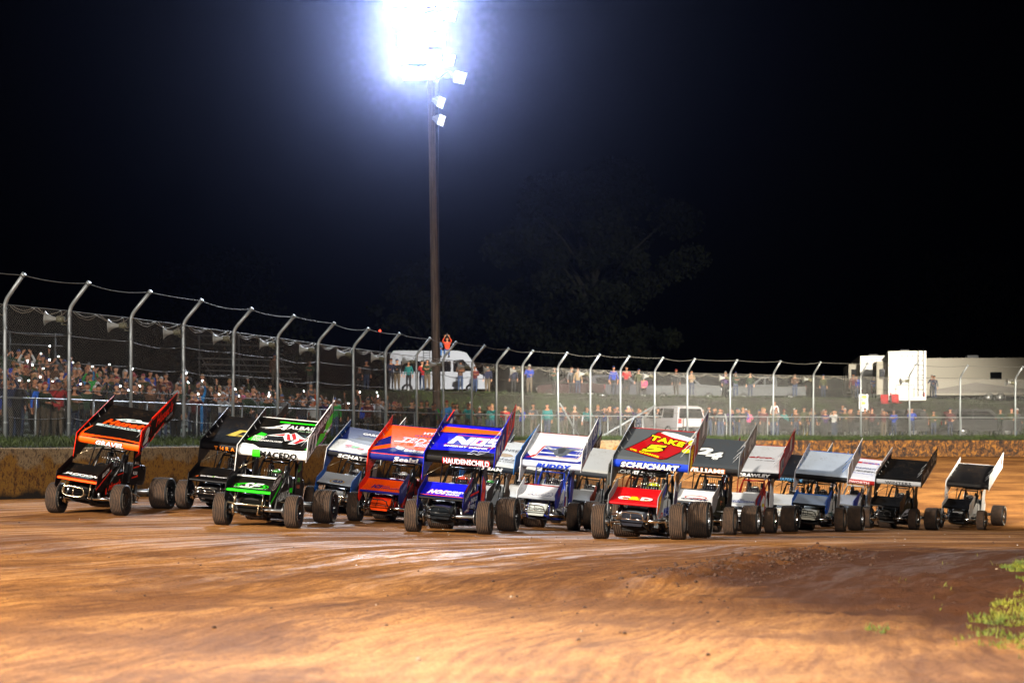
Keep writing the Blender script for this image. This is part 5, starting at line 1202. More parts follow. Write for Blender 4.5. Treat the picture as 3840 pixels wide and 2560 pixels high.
    # hair and cap meshes on this head
    def hairmesh(kind):
        q = MB(); hv = []; n, m = 14, 6; dn = -.05 if kind != 'long' else -.16
        for i in range(m+1):
            ph_ = math.pi*.62*i/m
            for k in range(n):
                th = 2*math.pi*k/n; x = math.cos(th)*math.sin(ph_)*.087; y = math.sin(th)*math.sin(ph_)*.108+.006; z = math.cos(ph_)*.131
                if z < .03 and y < -.02: z = max(z, .045)
                if kind == 'long' and i >= m-1 and y > -.02: z -= .10*(i-m+2)
                hv.append((x, y+hy, z+hz))
        q.add(hv, [(i*n+k, (i+1)*n+k, (i+1)*n+(k+1) % n, i*n+(k+1) % n) for i in range(m) for k in range(n)], 0, True)
        if kind == 'cap': q.add([(-.065, hy-.085, hz+.05), (.065, hy-.085, hz+.05), (.05, hy-.165, hz+.035), (-.05, hy-.165, hz+.035), (-.065, hy-.085, hz+.06), (.065, hy-.085, hz+.06), (.05, hy-.165, hz+.042), (-.05, hy-.165, hz+.042)],
                                [(0, 1, 2, 3), (4, 7, 6, 5), (3, 2, 6, 7), (0, 3, 7, 4), (1, 5, 6, 2)], 0)
        o = q.build('hair' if kind != 'cap' else 'cap', SHOE); me = o.data; bpy.data.objects.remove(o); return me
    hm_ = {k: hairmesh(k) for k in ('short', 'long', 'cap')}
    for ob in [o for o in COL.objects if o.data == mesh]: bpy.data.objects.remove(ob)
    return mesh, hm_, ph
BODY = {}
for ps in ('stand', 'phone', 'high', 'one', 'fold', 'rail', 'hip', 'sit', 'sitphone'):
    for g in (1., 1.22): BODY[(ps, g)] = make_body(ps, g)
TOPS = {'black': '#0e0e11', 'charcoal': '#26262a', 'navy': '#141c38', 'grey': '#5a5c60', 'dark green': '#16301c', 'maroon': '#4a1018', 'royal blue': '#1438a0', 'brown': '#4a3222', 'olive': '#3c4020', 'red': '#9a1418',
        'white': '#c8c8c8', 'light grey': '#9a9a9c', 'teal': '#127070', 'purple': '#3c1c5a', 'tan': '#8a7454', 'pink': '#c05078', 'orange': '#c04a14', 'light blue': '#3a8ac8', 'camouflage': '#44482c', 'bright green': '#1c8a38'}
LEGS = ['#1c2c48', '#14161c', '#2a3c5c', '#3a3630', '#5c5040', '#101114']
ACT = {'stand': 'standing', 'phone': 'filming at face height', 'high': 'hands overhead', 'one': 'raising one arm', 'fold': 'arms folded', 'rail': 'leaning forward', 'hip': 'hand on hip', 'sit': 'sitting', 'sitphone': 'sitting and filming'}
used = set(); NP = 0
phone_body = MB(); phone_body.box((0, 0, 0), (.075, .010, .15), 0, bev=.004)
phone_body.add([(-.034, .0056, -.068), (.034, .0056, -.068), (.034, .0056, .068), (-.034, .0056, .068)], [(3, 2, 1, 0)], 1)
phone_body.lathe([(-.0060, .001), (-.0062, .014)], 'y', 10, 2, M=Matrix.Translation((.018, 0, .05)))
scr = mat('phone_screen', (.5, .7, 1.), .2, 0, emit=2.5); led = mat('phone_torch', (.9, .96, 1.0), .3, 0, emit=420); ledo = mat('phone_torch_off', '#222222', .3)
pb = phone_body.build('smartphone', [blackp, scr, led]); pb_mesh = pb.data; bpy.data.objects.remove(pb)
def person(loc, face, pose, top, place, g=1., leg=None, hair='short', hc='dark', sk=0, scale=1., light=None, label=None, force=None, group='spectators behind the fence'):
    global NP
    me, hm_, ph = BODY[(pose, g)]
    lab = label or 'person in %s top %s, %s' % (top, ACT[pose], place)
    if lab in used: return None
    used.add(lab); NP += 1
    o = bpy.data.objects.new('person', me); COL.objects.link(o); o.location = loc; o.rotation_euler = (0, 0, face); o.scale = (scale,)*3
    ms = [skin_m[sk], cloth(force or TOPS[top]), cloth(leg or rnd.choice(LEGS)), SHOE]
    for k in range(4): o.material_slots[k].link = 'OBJECT'; o.material_slots[k].material = ms[k]
    h = bpy.data.objects.new('cap' if hair == 'cap' else 'hair', hm_[hair]); COL.objects.link(h); h.parent = o
    h.material_slots[0].link = 'OBJECT'; h.material_slots[0].material = hairs[hc] if hair != 'cap' else cloth(rnd.choice(['#101014', '#1c2c5a', '#b8b8b8', '#7a1418', '#30302c']))
    tag(o, lab, 'person', group)
    if ph is not None and (light is not None):
        p = bpy.data.objects.new('smartphone', pb_mesh); COL.objects.link(p)
        p.matrix_world = Matrix.Translation(loc) @ Matrix.Rotation(face, 4, 'Z') @ Matrix.Scale(scale, 4) @ Matrix.Translation(ph)
        p.material_slots[2].link = 'OBJECT'; p.material_slots[2].material = led if light else ledo
        tag(p, ('lit smartphone of the ' if light else 'dark smartphone of the ')+' '.join(lab.split()[:12]).rstrip(','), 'phone', 'smartphones held up in the crowd')
        plab = p['label']
        if plab in used: p['label'] = ' '.join((plab.split()[:15]+[ORD[NP % 27]]))
        used.add(p['label'])
    return o
ROW = ['front row', 'second row', 'third row', 'fourth row', 'fifth row', 'sixth row', 'seventh row', 'eighth row', 'ninth row', 'tenth row', 'back row']
CAMP = Vector((2, 30, 0))
def ff(p, jit=.5): d = CAMP-p; return math.atan2(d.y, d.x)+math.pi/2+rnd.uniform(-jit, jit)
def crowd(i0, i1, q0, nrow, dq, step, prob, poses, lightp, darkbias=.7):
    for r_ in range(nrow):
        q = q0+r_*dq; i = i0+rnd.uniform(0, .1)
        while i < i1:
            i += step*rnd.uniform(.75, 1.3)/3.05
            if rnd.random() > prob*(1-.045*r_): continue
            qq = q+rnd.uniform(-.3, .3); p = off_fence(i, qq); p.z = bank_z(i, qq)
            px = 1920+p.x/p.y*FPX
            if px < -60 or px > 3900: continue
            for _ in range(12):
                pose = rnd.choice(poses if r_ else [x for x in poses if x != 'sit']+['rail'])
                top = rnd.choice(list(TOPS)[:9]) if rnd.random() < darkbias else rnd.choice(list(TOPS))
                pan = 'panel' ; n_ = max(0, min(26, int(math.floor(i))+1))
                place = '%s, %s fence bay' % (ROW[min(r_, 10)], ORD[n_])
                lt = None
                if pose in ('phone', 'high', 'one', 'sitphone'): lt = True if rnd.random() < lightp else (False if rnd.random() < .25 else None)
                hr = rnd.choice(['short', 'short', 'cap', 'cap', 'long'])
                if person(p, ff(p), pose, top, place, rnd.choice([1., 1., 1.22]), hair=hr, hc=rnd.choice(['dark', 'dark', 'brown', 'brown', 'fair', 'grey']), sk=rnd.choice([0, 0, 1, 2]), scale=rnd.uniform(.93, 1.05), light=lt): break
P1 = ['stand', 'phone', 'phone', 'phone', 'one', 'fold', 'high', 'stand', 'hip']
crowd(-.3, 6.3, 2.7, 11, 1.0, .60, .84, P1, .42)
crowd(6.3, 11.5, 2.7, 4, 1.1, .66, .7, P1, .22)
crowd(6.3, 11.5, 7.5, 2, 1.5, 1.2, .42, ['stand', 'fold', 'phone', 'hip'], .1)
crowd(11.5, 17, 2.7, 2, 1.1, .8, .62, ['stand', 'fold', 'phone', 'rail'], .05, .5)
crowd(17, 26.5, 2.7, 3, 1.1, .75, .72, ['stand', 'fold', 'phone', 'rail', 'hip'], .03, .62)
crowd(12, 26, 13.0, 2, 1.1, 1.1, .55, ['sit', 'stand', 'stand', 'fold'], .05, .55)
# people one can pick out
def at_px(x, d): X_ = (x-1920)/FPX*d; return Vector((X_, d, bank_at(X_, d)))
for (x, d, pose, top, lab, kw) in [
    (66, 47.5, 'phone', 'white', 'person in a bright yellow safety vest filming at the far left', dict(force='#b8e010', leg='#101218')),
    (150, 47.0, 'one', 'royal blue', 'person in a vivid blue jacket beside the yellow safety vest', dict(force='#0c58c0')),
    (745, 59, 'one', 'light blue', 'person in a long sky blue rain poncho raising one arm', dict(force='#1480c8', leg='#1470b0')),
    (340, 56.5, 'high', 'bright green', 'person in a green top standing high in the left crowd', dict(light=True)),
    (2200, 92, 'stand', 'white', 'person in a white and blue racing jacket near the wire brace', dict(force='#c8ccd8')),
    (2905, 102, 'stand', 'white', 'person in a white top and red cap near the striped bin', dict(force='#e0e0e0', leg='#6a1420')),
    (3160, 104, 'fold', 'navy', 'person in a navy top and jeans holding a white helmet', dict(leg='#2a4a8a')),
    (2745, 97, 'stand', 'navy', 'person in plain blue overalls standing at the rail', dict(force='#1c2c68', leg='#1c2c68')),
    (3390, 104, 'fold', 'tan', 'person in a pale tan hooded top beside the striped bin', dict(force='#b0a08c', leg='#2a3c68'))]:
    p = at_px(x, d); lt = kw.pop('light', None); person(p, ff(p, .2), pose, top, '', label=lab, light=lt, **kw)

# ------------------------------------------------------------------ vehicles behind the fence
glassd = mat('dark_window', '#0a0c10', .08, 0, spec=.8); vwhite = mat('van_white', '#c4c8d0', .3, 0, coat=.3); trimb = mat('black_trim', '#101012', .6)
redl = mat('tail_lamp', '#8a1010', .25); headl = mat('head_lamp', '#d8dce0', .1)
def car_wheels(root, xs_, yh, r, w_=.2):
    for x in xs_:
        for s in (1, -1):
            mb = MB(); mb.lathe([(-w_/2, r*.6), (-w_/2, r*.95), (-w_*.4, r), (w_*.4, r), (w_/2, r*.95), (w_/2, r*.6)], 'y', 24, 0); mb.lathe([(-w_*.3, .01), (-w_*.3, r*.6), (w_*.3, r*.6), (w_*.3, .01)], 'y', 16, 1)
            mb.build('wheel', [rubber, alu], root, loc=(x, s*(yh-w_/2), r))
def vehicle(name, prof, win, width, col, loc, rz, label, cat, r=.34, axles=(-1.4, 1.4), roofw=.86, rear=False, group=None):
    """side profile in (x, z), x forward; body tapers inward above the belt"""
    root = empty(name, loc, (0, 0, rz)); tag(root, label, cat, group); m = mat(name+'_'+col, col, .6, 0, spec=.25); hw = width/2; belt = win['belt']
    mb = MB(); n = len(prof); top = max(p[1] for p in prof)
    def yy(z): return hw if z <= belt else hw*(1-(1-roofw)*(z-belt)/(top-belt))
    vs = [(x, yy(z), z) for x, z in prof]+[(x, -yy(z), z) for x, z in prof]
    fs = [(i, n+i, n+(i+1) % n, (i+1) % n) for i in range(n)]; tr = tessellate_polygon([[Vector((p[0], p[1], 0)) for p in prof]])
    fs += [tuple(t) for t in tr]+[tuple(n+i for i in t)[::-1] for t in tr]
    mb.add(vs, fs, 0); mb.build('body', m, root, fix=True)
    for s in (1, -1):
        for w_ in win['side']:
            mb = MB(); q = [(x, s*(yy(z)+.008), z) for x, z in w_]; mb.add(q, [tuple(range(len(q)))[::s]], 0); mb.build('side_window', glassd, root)
    for (x0, z0, x1, z1), nm in ((win['front'], 'windscreen'), (win['rear'], 'rear_window')):
        dx = x1-x0; dz = z1-z0; L_ = math.hypot(dx, dz); nx, nz = dz/L_*.01, -dx/L_*.01
        if nm == 'rear_window': nx, nz = -abs(nx), abs(nz)
        else: nx, nz = abs(nx), abs(nz)
        mb = MB(); mb.add([(x0+nx, -yy(z0)*.9, z0+nz), (x0+nx, yy(z0)*.9, z0+nz), (x1+nx, yy(z1)*.88, z1+nz), (x1+nx, -yy(z1)*.88, z1+nz)], [(0, 1, 2, 3)], 0); mb.build(nm, glassd, root)
    xr = min(p[0] for p in prof); xf = max(p[0] for p in prof)
    for s in (1, -1):
        mb = MB(); mb.box((xr+.02, s*(hw-.16), belt-.12), (.08, .22, .26), 0, bev=.02); mb.build('tail_light', redl, root)
        mb = MB(); mb.box((xf-.03, s*(hw-.2), belt-.28), (.1, .3, .16), 0, bev=.02); mb.build('headlight', headl, root)
    mb = MB(); mb.box((xr-.02, 0, .48), (.14, width*.94, .2), 0, bev=.03); mb.build('bumper', trimb, root)
    car_wheels(root, axles, hw, r); return root
# high roof van, sitting figures on its roof
vp = P(1645, 1472, 100); zv = bank_at(vp.x, vp.y)
van_prof = [(-3., .35), (-3.02, 1.2), (-2.95, 2.5), (-2.75, 2.75), (1.2, 2.75), (1.75, 2.62), (2.25, 1.95), (2.5, 1.35), (3.0, 1.1), (3.08, .7), (3.05, .38)]
vehicle('van', van_prof, dict(belt=1.35, side=[[(.95, 1.42), (.95, 2.15), (1.55, 2.2), (2.2, 1.5)], [(-.6, 1.45), (-.6, 2.1), (.8, 2.1), (.8, 1.45)], [(-2.3, 1.45), (-2.3, 2.1), (-.75, 2.1), (-.75, 1.45)]], front=(2.5, 1.4, 1.78, 2.56), rear=(-3.03, 1.4, -2.97, 2.2)), 2.0, '#868c98', (vp.x, vp.y, zv), 0, 'white high roof van parked behind the light pole', 'van', .36, (-1.9, 2.05), .9)
mb = MB()
for k in range(6): mb.tube([(-.9, -.95, 2.0+k*.15), (-.5, -.95, 2.0+k*.15)], .015, 0, 5)
for x in (-.9, -.5): mb.tube([(x, -1.0, 1.9), (x, -.92, 2.85)], .018, 0, 5)
lad = mb.build('ladder', trimb, None, (vp.x, vp.y, zv)); tag(lad, 'short black ladder hung on the side of the white van', 'ladder')
person(Vector((vp.x+.55, vp.y-.55, zv+2.75-.45)), ff(vp, .1), 'sitphone', 'orange', '', label='person in an orange top sitting on the van roof and filming', force='#c8401c', leg='#24487c', light=False)
person(Vector((vp.x+.0, vp.y-.6, zv+2.75-.45)), ff(vp, .1), 'sit', 'light blue', '', label='person in a blue top sitting on the van roof beside the pole', leg='#3a64a0', force='#4a6a94')
suv = [(-2.3, .4), (-2.35, .95), (-2.2, 1.65), (-1.9, 1.76), (.3, 1.76), (1.05, 1.12), (2.2, .98), (2.35, .75), (2.32, .38)]
suvw = dict(belt=1.02, side=[[(-1.95, 1.1), (-1.85, 1.6), (-.9, 1.64), (-.9, 1.1)], [(-.8, 1.1), (-.8, 1.64), (.2, 1.62), (.75, 1.12)]], front=(1.05, 1.14, .36, 1.72), rear=(-2.34, 1.06, -2.22, 1.6))
sedan = [(-2.25, .4), (-2.3, .9), (-1.6, 1.02), (-1.1, 1.42), (.3, 1.42), (1.0, 1.0), (2.15, .88), (2.25, .7), (2.2, .36)]
sedw = dict(belt=.96, side=[[(-1.45, 1.02), (-1.0, 1.34), (-.3, 1.36), (-.3, 1.0)], [(-.22, 1.0), (-.22, 1.36), (.25, 1.34), (.75, 1.02)]], front=(1.0, 1.02, .34, 1.38), rear=(-1.58, 1.04, -1.13, 1.38))
truck = [(-2.8, .5), (-2.85, 1.15), (-.75, 1.15), (-.7, 1.85), (.35, 1.88), (1.1, 1.25), (2.5, 1.15), (2.65, .8), (2.6, .45)]
trw = dict(belt=1.2, side=[[(-.6, 1.28), (-.6, 1.76), (.1, 1.76), (.1, 1.28)], [(.18, 1.28), (.18, 1.76), (.4, 1.74), (.85, 1.3)]], front=(1.1, 1.28, .42, 1.82), rear=(-.76, 1.3, -.72, 1.75))
for (nm, pr, wi, wd_, col, px_, d_, rz, lab, cat, ax_) in [
    ('parked_suv', suv, suvw, 1.9, '#a8a4a4', 2500, 90.5, 120, 'white sport utility vehicle parked behind the brightest fence posts', 'car', (-1.45, 1.4)),
    ('parked_car', sedan, sedw, 1.8, '#0e0e12', 2850, 98, 172, 'black sedan parked behind the rail, left of the red cap', 'car', (-1.35, 1.35)),
    ('parked_car', sedan, sedw, 1.8, '#15161a', 3105, 100, 5, 'black sedan parked below the grass slope near the sign board', 'car', (-1.35, 1.35)),
    ('parked_suv', suv, suvw, 1.9, '#111114', 3330, 101.5, 175, 'black sport utility vehicle parked below the tall white trailer', 'car', (-1.45, 1.4)),
    ('parked_suv', suv, suvw, 1.9, '#141418', 3680, 103, 3, 'black sport utility vehicle parked at the far right', 'car', (-1.45, 1.4)),
    ('pickup_truck', truck, trw, 2.0, '#54585c', 2870, 118, 178, 'silver pickup truck parked up on the grass plateau', 'pickup', (-1.7, 1.7)),
    ('pickup_truck', truck, trw, 2.0, '#5c6064', 2560, 116, 8, 'grey pickup truck parked in the lit haze on the plateau', 'pickup', (-1.7, 1.7)),
    ('parked_suv', suv, suvw, 1.9, '#3a3c44', 2330, 112, 5, 'grey sport utility vehicle in the lit haze on the plateau', 'car', (-1.45, 1.4)),
    ('parked_car', sedan, sedw, 1.8, '#2c0e10', 2140, 108, 176, 'dark red sedan parked on top of the green slope', 'car', (-1.35, 1.35))]:
    p = at_px(px_, d_); vehicle(nm, pr, wi, wd_, col, p, R(rz), lab, cat, .35, ax_, .82)
# ---- camping trailers
def rv(loc, rz, L_, H_, label, steps):
    root = empty('camping_trailer', loc, (0, 0, rz)); tag(root, label, 'trailer', 'camping trailers on the plateau')
    cream = mat('trailer_cream', '#8f8979', .5); wh = mat('trailer_white', '#d4d4ce', .4, 0, coat=.2); dk = mat('trailer_stripe', '#6c655c', .5)
    mb = MB(); w_ = 2.5
    pr = [(0, .55), (0, H_-.1), (.12, H_), (L_-1.6, H_), (L_-.4, H_-.35), (L_, H_-1.0), (L_, 1.3), (L_-1.9, 1.3), (L_-2.1, .55)]
    mb.prism(pr, 'y', -w_/2, w_/2, 0); mb.build('body', cream, root, fix=True)
    mb = MB(); mb.box((-.02, 0, (H_+.55)/2), (.05, w_+.02, H_-.6), 0, bev=.02); mb.build('rear_cap', wh, root)
    mb = MB(); mb.box((-.055, .55, 1.05), (.02, .5, .3), 0); mb.build('rear_hatch', wh, root)
    for s in (1, -1):
        mb = MB(); mb.box((-.06, s*1.1, .95), (.03, .12, .3), 0, bev=.01); mb.build('tail_light', redl, root)
    for k in (-.35, 0, .35):
        mb = MB(); mb.box((-.06, k, H_-.35), (.03, .12, .06), 0, bev=.01); mb.build('marker_light', redl, root)
    mb = MB()
    for yy in (-.72, -1.06): mb.tube([(-.16, yy, .8), (-.16, yy, H_+.08), (.2, yy, H_+.1)], .018, 0, 6)
    for k in range(9): mb.tube([(-.16, -.72, .95+k*.33), (-.16, -1.06, .95+k*.33)], .014, 0, 6)
    mb.build('ladder', trimb, root)
    mb = MB(); mb.tube([(-.1, -.45, .75), (-.1, -.45, 1.6), (-.1, .75, 1.6), (-.1, .75, .75)], .02, 0, 6); mb.build('rack', trimb, root)
    for s in (1, -1):
        mb = MB(); mb.prism([(.3, .9), (L_*.3, 1.5), (L_*.6, 1.0), (L_-2.2, 1.1), (L_-2.2, .75), (.3, .65)], 'y', s*(w_/2+.004)-.003, s*(w_/2+.004)+.003, 0); mb.build('stripe', dk, root)
    for (x0, x1, z0, z1, out, s) in steps:
        mb = MB(); mb.box(((x0+x1)/2, s*(w_/2+out/2), (z0+z1)/2), (x1-x0, out, z1-z0), 0, bev=.02); so = mb.build('slide_out', cream, root)
        for fx in (.5,):
            mb = MB(); cx = x0+(x1-x0)*fx; mb.box((cx, s*(w_/2+out+.006), z0+(z1-z0)*.62), (min(1.0, (x1-x0)*.4), .02, .6), 0, bev=.03); mb.build('window', glassd, so)
        mb = MB(); mb.box((x0-.008, s*(w_/2+out*.5), z0+(z1-z0)*.62), (.02, out*.5, .7), 0, bev=.01); mb.build('end_window', glassd, so)
    for x in (L_*.3, L_*.8):
        mb = MB(); mb.box((x, 0, H_+.14), (.9, .7, .26), 0, bev=.08); mb.build('air_conditioner', mat('ac_grey', '#5a5c60', .6), root)
    mb = MB(); mb.box((L_*.62, -w_/2-.012, 1.75), (.72, .03, 1.95), 0, bev=.02); dr = mb.build('door', wh, root)
    mb = MB(); mb.box((L_*.62, -w_/2-.035, 2.15), (.35, .02, .6), 0, bev=.02); mb.build('window', glassd, dr)
    mb = MB(); mb.box((L_*.62+.28, -w_/2-.04, 1.6), (.05, .04, .12), 0); mb.build('handle', trimb, dr)
    for x in (L_*.42, L_*.85):
        mb = MB(); mb.box((x, -w_/2-.008, 2.0), (.85, .03, .55), 0, bev=.04); mb.build('window', glassd, root)
    car_wheels(root, (L_*.38, L_*.38+.85), w_/2, .38, .24)
    return root
a = at_px(3402, 109); b = Vector((31.4, 133, 0)); ang = math.atan2(b.y-a.y, b.x-a.x)
rv(a, ang, 11.5, 3.95, 'tall cream camping trailer showing its brightly lit white back and ladder', [(1.0, 4.2, 1.0, 3.3, .75, 1), (5.2, 8.2, 1.3, 3.5, .75, 1)])
u = Vector((math.cos(ang), math.sin(ang), 0)); p = a+u*14+Vector((-1.5, 0, 0)); p.z = bank_at(p.x, p.y)
rv(p, ang+.05, 10.5, 3.7, 'cream camping trailer parked beyond the tall one, mostly hidden', [(1.0, 3.2, 1.1, 3.1, .8, 1), (5.2, 8.2, 1.0, 3.2, .7, 1)])
p = at_px(3482, 122); rv(Vector((p.x-.5, p.y, p.z)), R(-3), 12.5, 3.35, 'long cream camping trailer parked side on at the far right', [])
# ---- sundries by the rail
def bin_(px_, d_, c1, c2, lab):
    p = at_px(px_, d_); mb = MB()
    mb.lathe([(0, .001), (0, .27), (.85, .31), (.88, .33), (.91, .33), (.91, .30), (.5, .28)], 'z', 28, 0)
    for k in range(6):
        th = k*math.pi/3; vs = [(math.cos(th+a_)*r_, math.sin(th+a_)*r_, z_) for a_, r_, z_ in ((-.22, .283, .12), (.22, .283, .12), (.26, .309, .78), (-.26, .309, .78))]; mb.add(vs, [(0, 1, 2, 3)], 1)
    o = mb.build('bin', [mat('bin_'+c1, c1, .5), mat('bin_'+c2, c2, .5)], None, p, (0, 0, rnd.uniform(0, 1))); tag(o, lab, 'bin')
bin_(3345, 101.5, '#d0d4dc', '#1438a0', 'white bin with blue stripes standing behind the fence')
bin_(3012, 98.5, '#d8d8d0', '#c8b020', 'tall white bin with yellow patches behind the fence')
p = at_px(3238, 107); mb = MB(); mb.box((0, 0, 1.35), (1.2, .05, 2.2), 0, bev=.01)
f = lambda a_, b_, off: (a_, -.026-off, b_)
shape(mb, 1, ell(.1, 2.1, .35, .22), f, .003); letter(mb, 2, '600.75', f, 0, 1.75, .8, .3, .004, .04); shape(mb, 1, ell(-.1, 1.3, .4, .2), f, .003); letter(mb, 2, 'TICKETS', f, 0, .7, .9, .3, .004, .03)
for s in (1, -1): mb.tube([(s*.5, .04, 0), (s*.5, .04, 2.2)], .03, 0, 6)
o = mb.build('sign_board', [mat('sign_white', '#d0d4d8', .5), mat('sign_yellow', '#d8b81c', .5), mat('sign_blue', '#28409c', .5)], None, (p.x, p.y, p.z-.1)); o.scale = (.52,)*3; tag(o, 'white, yellow and blue sign board on the slope near the trailers', 'sign')
for k, (px_, d_, c, lab) in enumerate(((3320, 108, '#a01018', 'red camp chair on the slope, left of its twin'), (3362, 108.5, '#a41218', 'red camp chair on the slope, right of its twin'), (3285, 112, '#7a1018', 'dark red camp chair near the sign board'))):
    p = at_px(px_, d_); root = empty('camp_chair', p, (0, 0, R(10*k))); tag(root, lab, 'chair', 'camp chairs on the slope')
    mb = MB(); mb.box((0, 0, .45), (.5, .45, .03), 0, bev=.01); mb.build('seat', cloth(c), root)
    mb = MB(); mb.box((0, .24, .75), (.52, .03, .6), 0, bev=.01); mb.build('backrest', cloth(c), root)
    mb = MB()
    for s in (1, -1): mb.tube([(s*.26, -.22, 0), (s*.26, .25, .62)], .012, 0, 5); mb.tube([(s*.26, .22, 0), (s*.26, -.22, .62), (s*.26, .25, .64), (s*.26, .25, 1.05)], .012, 0, 5)
    mb.build('frame', trimb, root)
# bleachers, dim at the left
def bleacher(px_, d_, L_, n_, rz, lab):
    p = at_px(px_, d_); root = empty('bleacher', p, (0, 0, rz)); tag(root, lab, 'bleacher', 'bleachers behind the crowd')
    for k in range(n_):
        mb = MB(); mb.box((0, k*.7, .45+k*.36), (L_, .28, .05), 0); mb.build('bench', mat('dull_plank', '#4c4e50', .7), root)
    mb = MB()
    for x in (-L_/2+.3, 0, L_/2-.3):
        mb.tube([(x, -.2, 0), (x, n_*.7, .4+n_*.36)], .04, 0, 6); mb.tube([(x, n_*.7, 0), (x, n_*.7, 1.4+n_*.36)], .04, 0, 6)
    for z in (.9, 1.35): mb.tube([(-L_/2, n_*.7, z+n_*.36), (L_/2, n_*.7, z+n_*.36)], .025, 0, 6)
    mb.build('frame', mat('dull_pipe', '#3a3c3e', .7), root)
bleacher(125, 60, 4.2, 4, R(35), 'grey metal bleacher at the far left behind the crowd')
bleacher(960, 84, 5., 4, R(28), 'grey metal bleacher behind the middle of the crowd')
# red beacon far off on a mast
mb = MB(); p = P(1425, 1239, 320); mb.tube([(p.x, p.y, 3), p], .15, 0, 6); mb.lathe([(-.2, .001), (-.18, .16), (.12, .16), (.2, .001)], 'z', 12, 1, M=Matrix.Translation(p))
o = mb.build('radio_mast', [trimb, mat('red_beacon', (1, .05, .02), .5, 0, emit=8)]); tag(o, 'distant mast with a red beacon above the crowd', 'mast')

# ------------------------------------------------------------------ grass
gm = mat('grass_blade', '#4f7a16', .7); gn2 = noise(gm, .9, 3, geopos(gm)); setin(gm, 'Base Color', mix(gm, ramp(gm, [(.35, 0), (.65, 1)], gn2), '#1e2a0c', '#3a4816'))
gmb = mat('infield_grass', '#6f9a14', .7); gn3 = noise(gmb, 3, 3, geopos(gmb)); setin(gmb, 'Base Color', mix(gmb, ramp(gmb, [(.35, 0), (.65, 1)], gn3), '#3e5210', '#7e7a18'))
gr = np.random.RandomState(11)
def blades(name, m, pts, hmin, hmax, wd_, label):
    n = len(pts); V = np.zeros((n, 4, 3)); P_ = np.array(pts); h = gr.uniform(hmin, hmax, n)*gr.uniform(.6, 1.3, n); a = gr.uniform(0, 2*np.pi, n); ln = gr.normal(0, .38, (n, 2))*h[:, None]
    dx = np.cos(a)*wd_; dy = np.sin(a)*wd_
    V[:, 0] = P_-np.c_[dx, dy, np.full(n, .01)]; V[:, 1] = P_+np.c_[dx, dy, np.full(n, -.01)]
    V[:, 2] = P_+np.c_[dx*.6+ln[:, 0]*.5, dy*.6+ln[:, 1]*.5, h*.6]; V[:, 3] = P_+np.c_[ln[:, 0]*1.1, ln[:, 1]*1.1, h]
    F = []; 
    for k in range(n): b = 4*k; F += [(b, b+1, b+2), (b, b+2, b+3)]
    me = bpy.data.meshes.new(name); me.from_pydata(V.reshape(-1, 3).tolist(), [], F); me.materials.append(m); o = bpy.data.objects.new(name, me); COL.objects.link(o)
    tag(o, label, 'grass', kind='stuff'); return o
pts = []
for _ in range(46000):
    i = rnd.uniform(-1, 26.5); q = -rnd.uniform(0, 1)**1.2*1.5+.15; p = off_fence(i, q); dens = .5+.5*math.sin(i*2.1)*math.sin(i*.77+1)
    if rnd.random() > .45+.55*dens: continue
    z = bank_z(i, q); pts.append((p.x, p.y, z))
blades('grass', gm, pts, .05, .20, .010, 'rough green grass along the top of the wall')
pts = []
for _ in range(26000):
    i = rnd.uniform(8, 27); q = rnd.uniform(2.5, 13); p = off_fence(i, q); pts.append((p.x, p.y, bank_z(i, q)))
blades('grass', gm, pts, .06, .16, .02, 'mown grass on the slope behind the spectators')
N_ = 120000; y = gr.uniform(9.5, 22, N_); x = gr.uniform(2.4, 8.5, N_); px_ = 1920+x/y*FPX; v = vnoise(x, y, .45, 21); v2 = vnoise(x, y, .15, 22)
z = ground_np(x, y)+relief(x, y); py = Y0-z/y*FPX
lim = 3800-(py-2180)*.42+np.where(py < 2420, 0, 150)
core = (px_ > lim+170*v*2) & (v2+v > -.30)
tuft = ((px_-3290)/45)**2+((py-2362)/14)**2 < 1; tuft |= ((px_-3680)/45)**2+((py-2400)/16)**2 < 1
tuft &= v2 > -.15; tuft |= (px_ > 3350) & (v2 > .36) & (v > .12) & (gr.uniform(0, 1, N_) < .12)
ok = (core | tuft) & (py < 2470) & (py > 2060) & (px_ < 3990)
pts = np.c_[x, y, z][ok]
blades('grass', gmb, pts, .018, .055, .0045, 'bright yellow green infield grass at the right edge of the track')
# loose clods, pebbles and foam beads on the dirt
mb = MB(); ico = bmesh.new(); bmesh.ops.create_icosphere(ico, subdivisions=1, radius=1); iv = [v.co.copy() for v in ico.verts]; fi = [tuple(v.index for v in f.verts) for f in ico.faces]; ico.free()
def clod(x, y, s, mi, sink=.4):
    z = gz(x, y); q = [Vector((v.x*s*rnd.uniform(.7, 1.3), v.y*s*rnd.uniform(.7, 1.3), v.z*s*rnd.uniform(.5, .9))) for v in iv]; mb.add([(x+v.x, y+v.y, z+v.z+s*(1-sink)*.5) for v in q], fi, mi, False)
a = P(2560, 2190, 17.5); b = P(3080, 2085, 23)
for _ in range(900):
    t = rnd.random(); p = a.lerp(b, t); clod(p.x+rnd.gauss(0, .42), p.y+rnd.gauss(0, .6), abs(rnd.gauss(0, .013))+.005, 0)
for _ in range(1100):
    y = rnd.uniform(12, 30); x = rnd.uniform(-.34*y, .34*y)
    if rnd.random() < .35+.6*(x > 0): clod(x, y, abs(rnd.gauss(0, .006))+.003, 0)
for _ in range(22):
    y = rnd.uniform(10, 22); x = rnd.uniform(-.1*y, .33*y); clod(x, y, rnd.uniform(.010, .022), 0 if rnd.random() < .7 else 1)
for _ in range(45):
    y = rnd.uniform(19, 42); x = rnd.uniform(-.1*y, .33*y) if rnd.random() < .85 else rnd.uniform(-.3*y, 0); clod(x, y, rnd.uniform(.005, .011), 2)
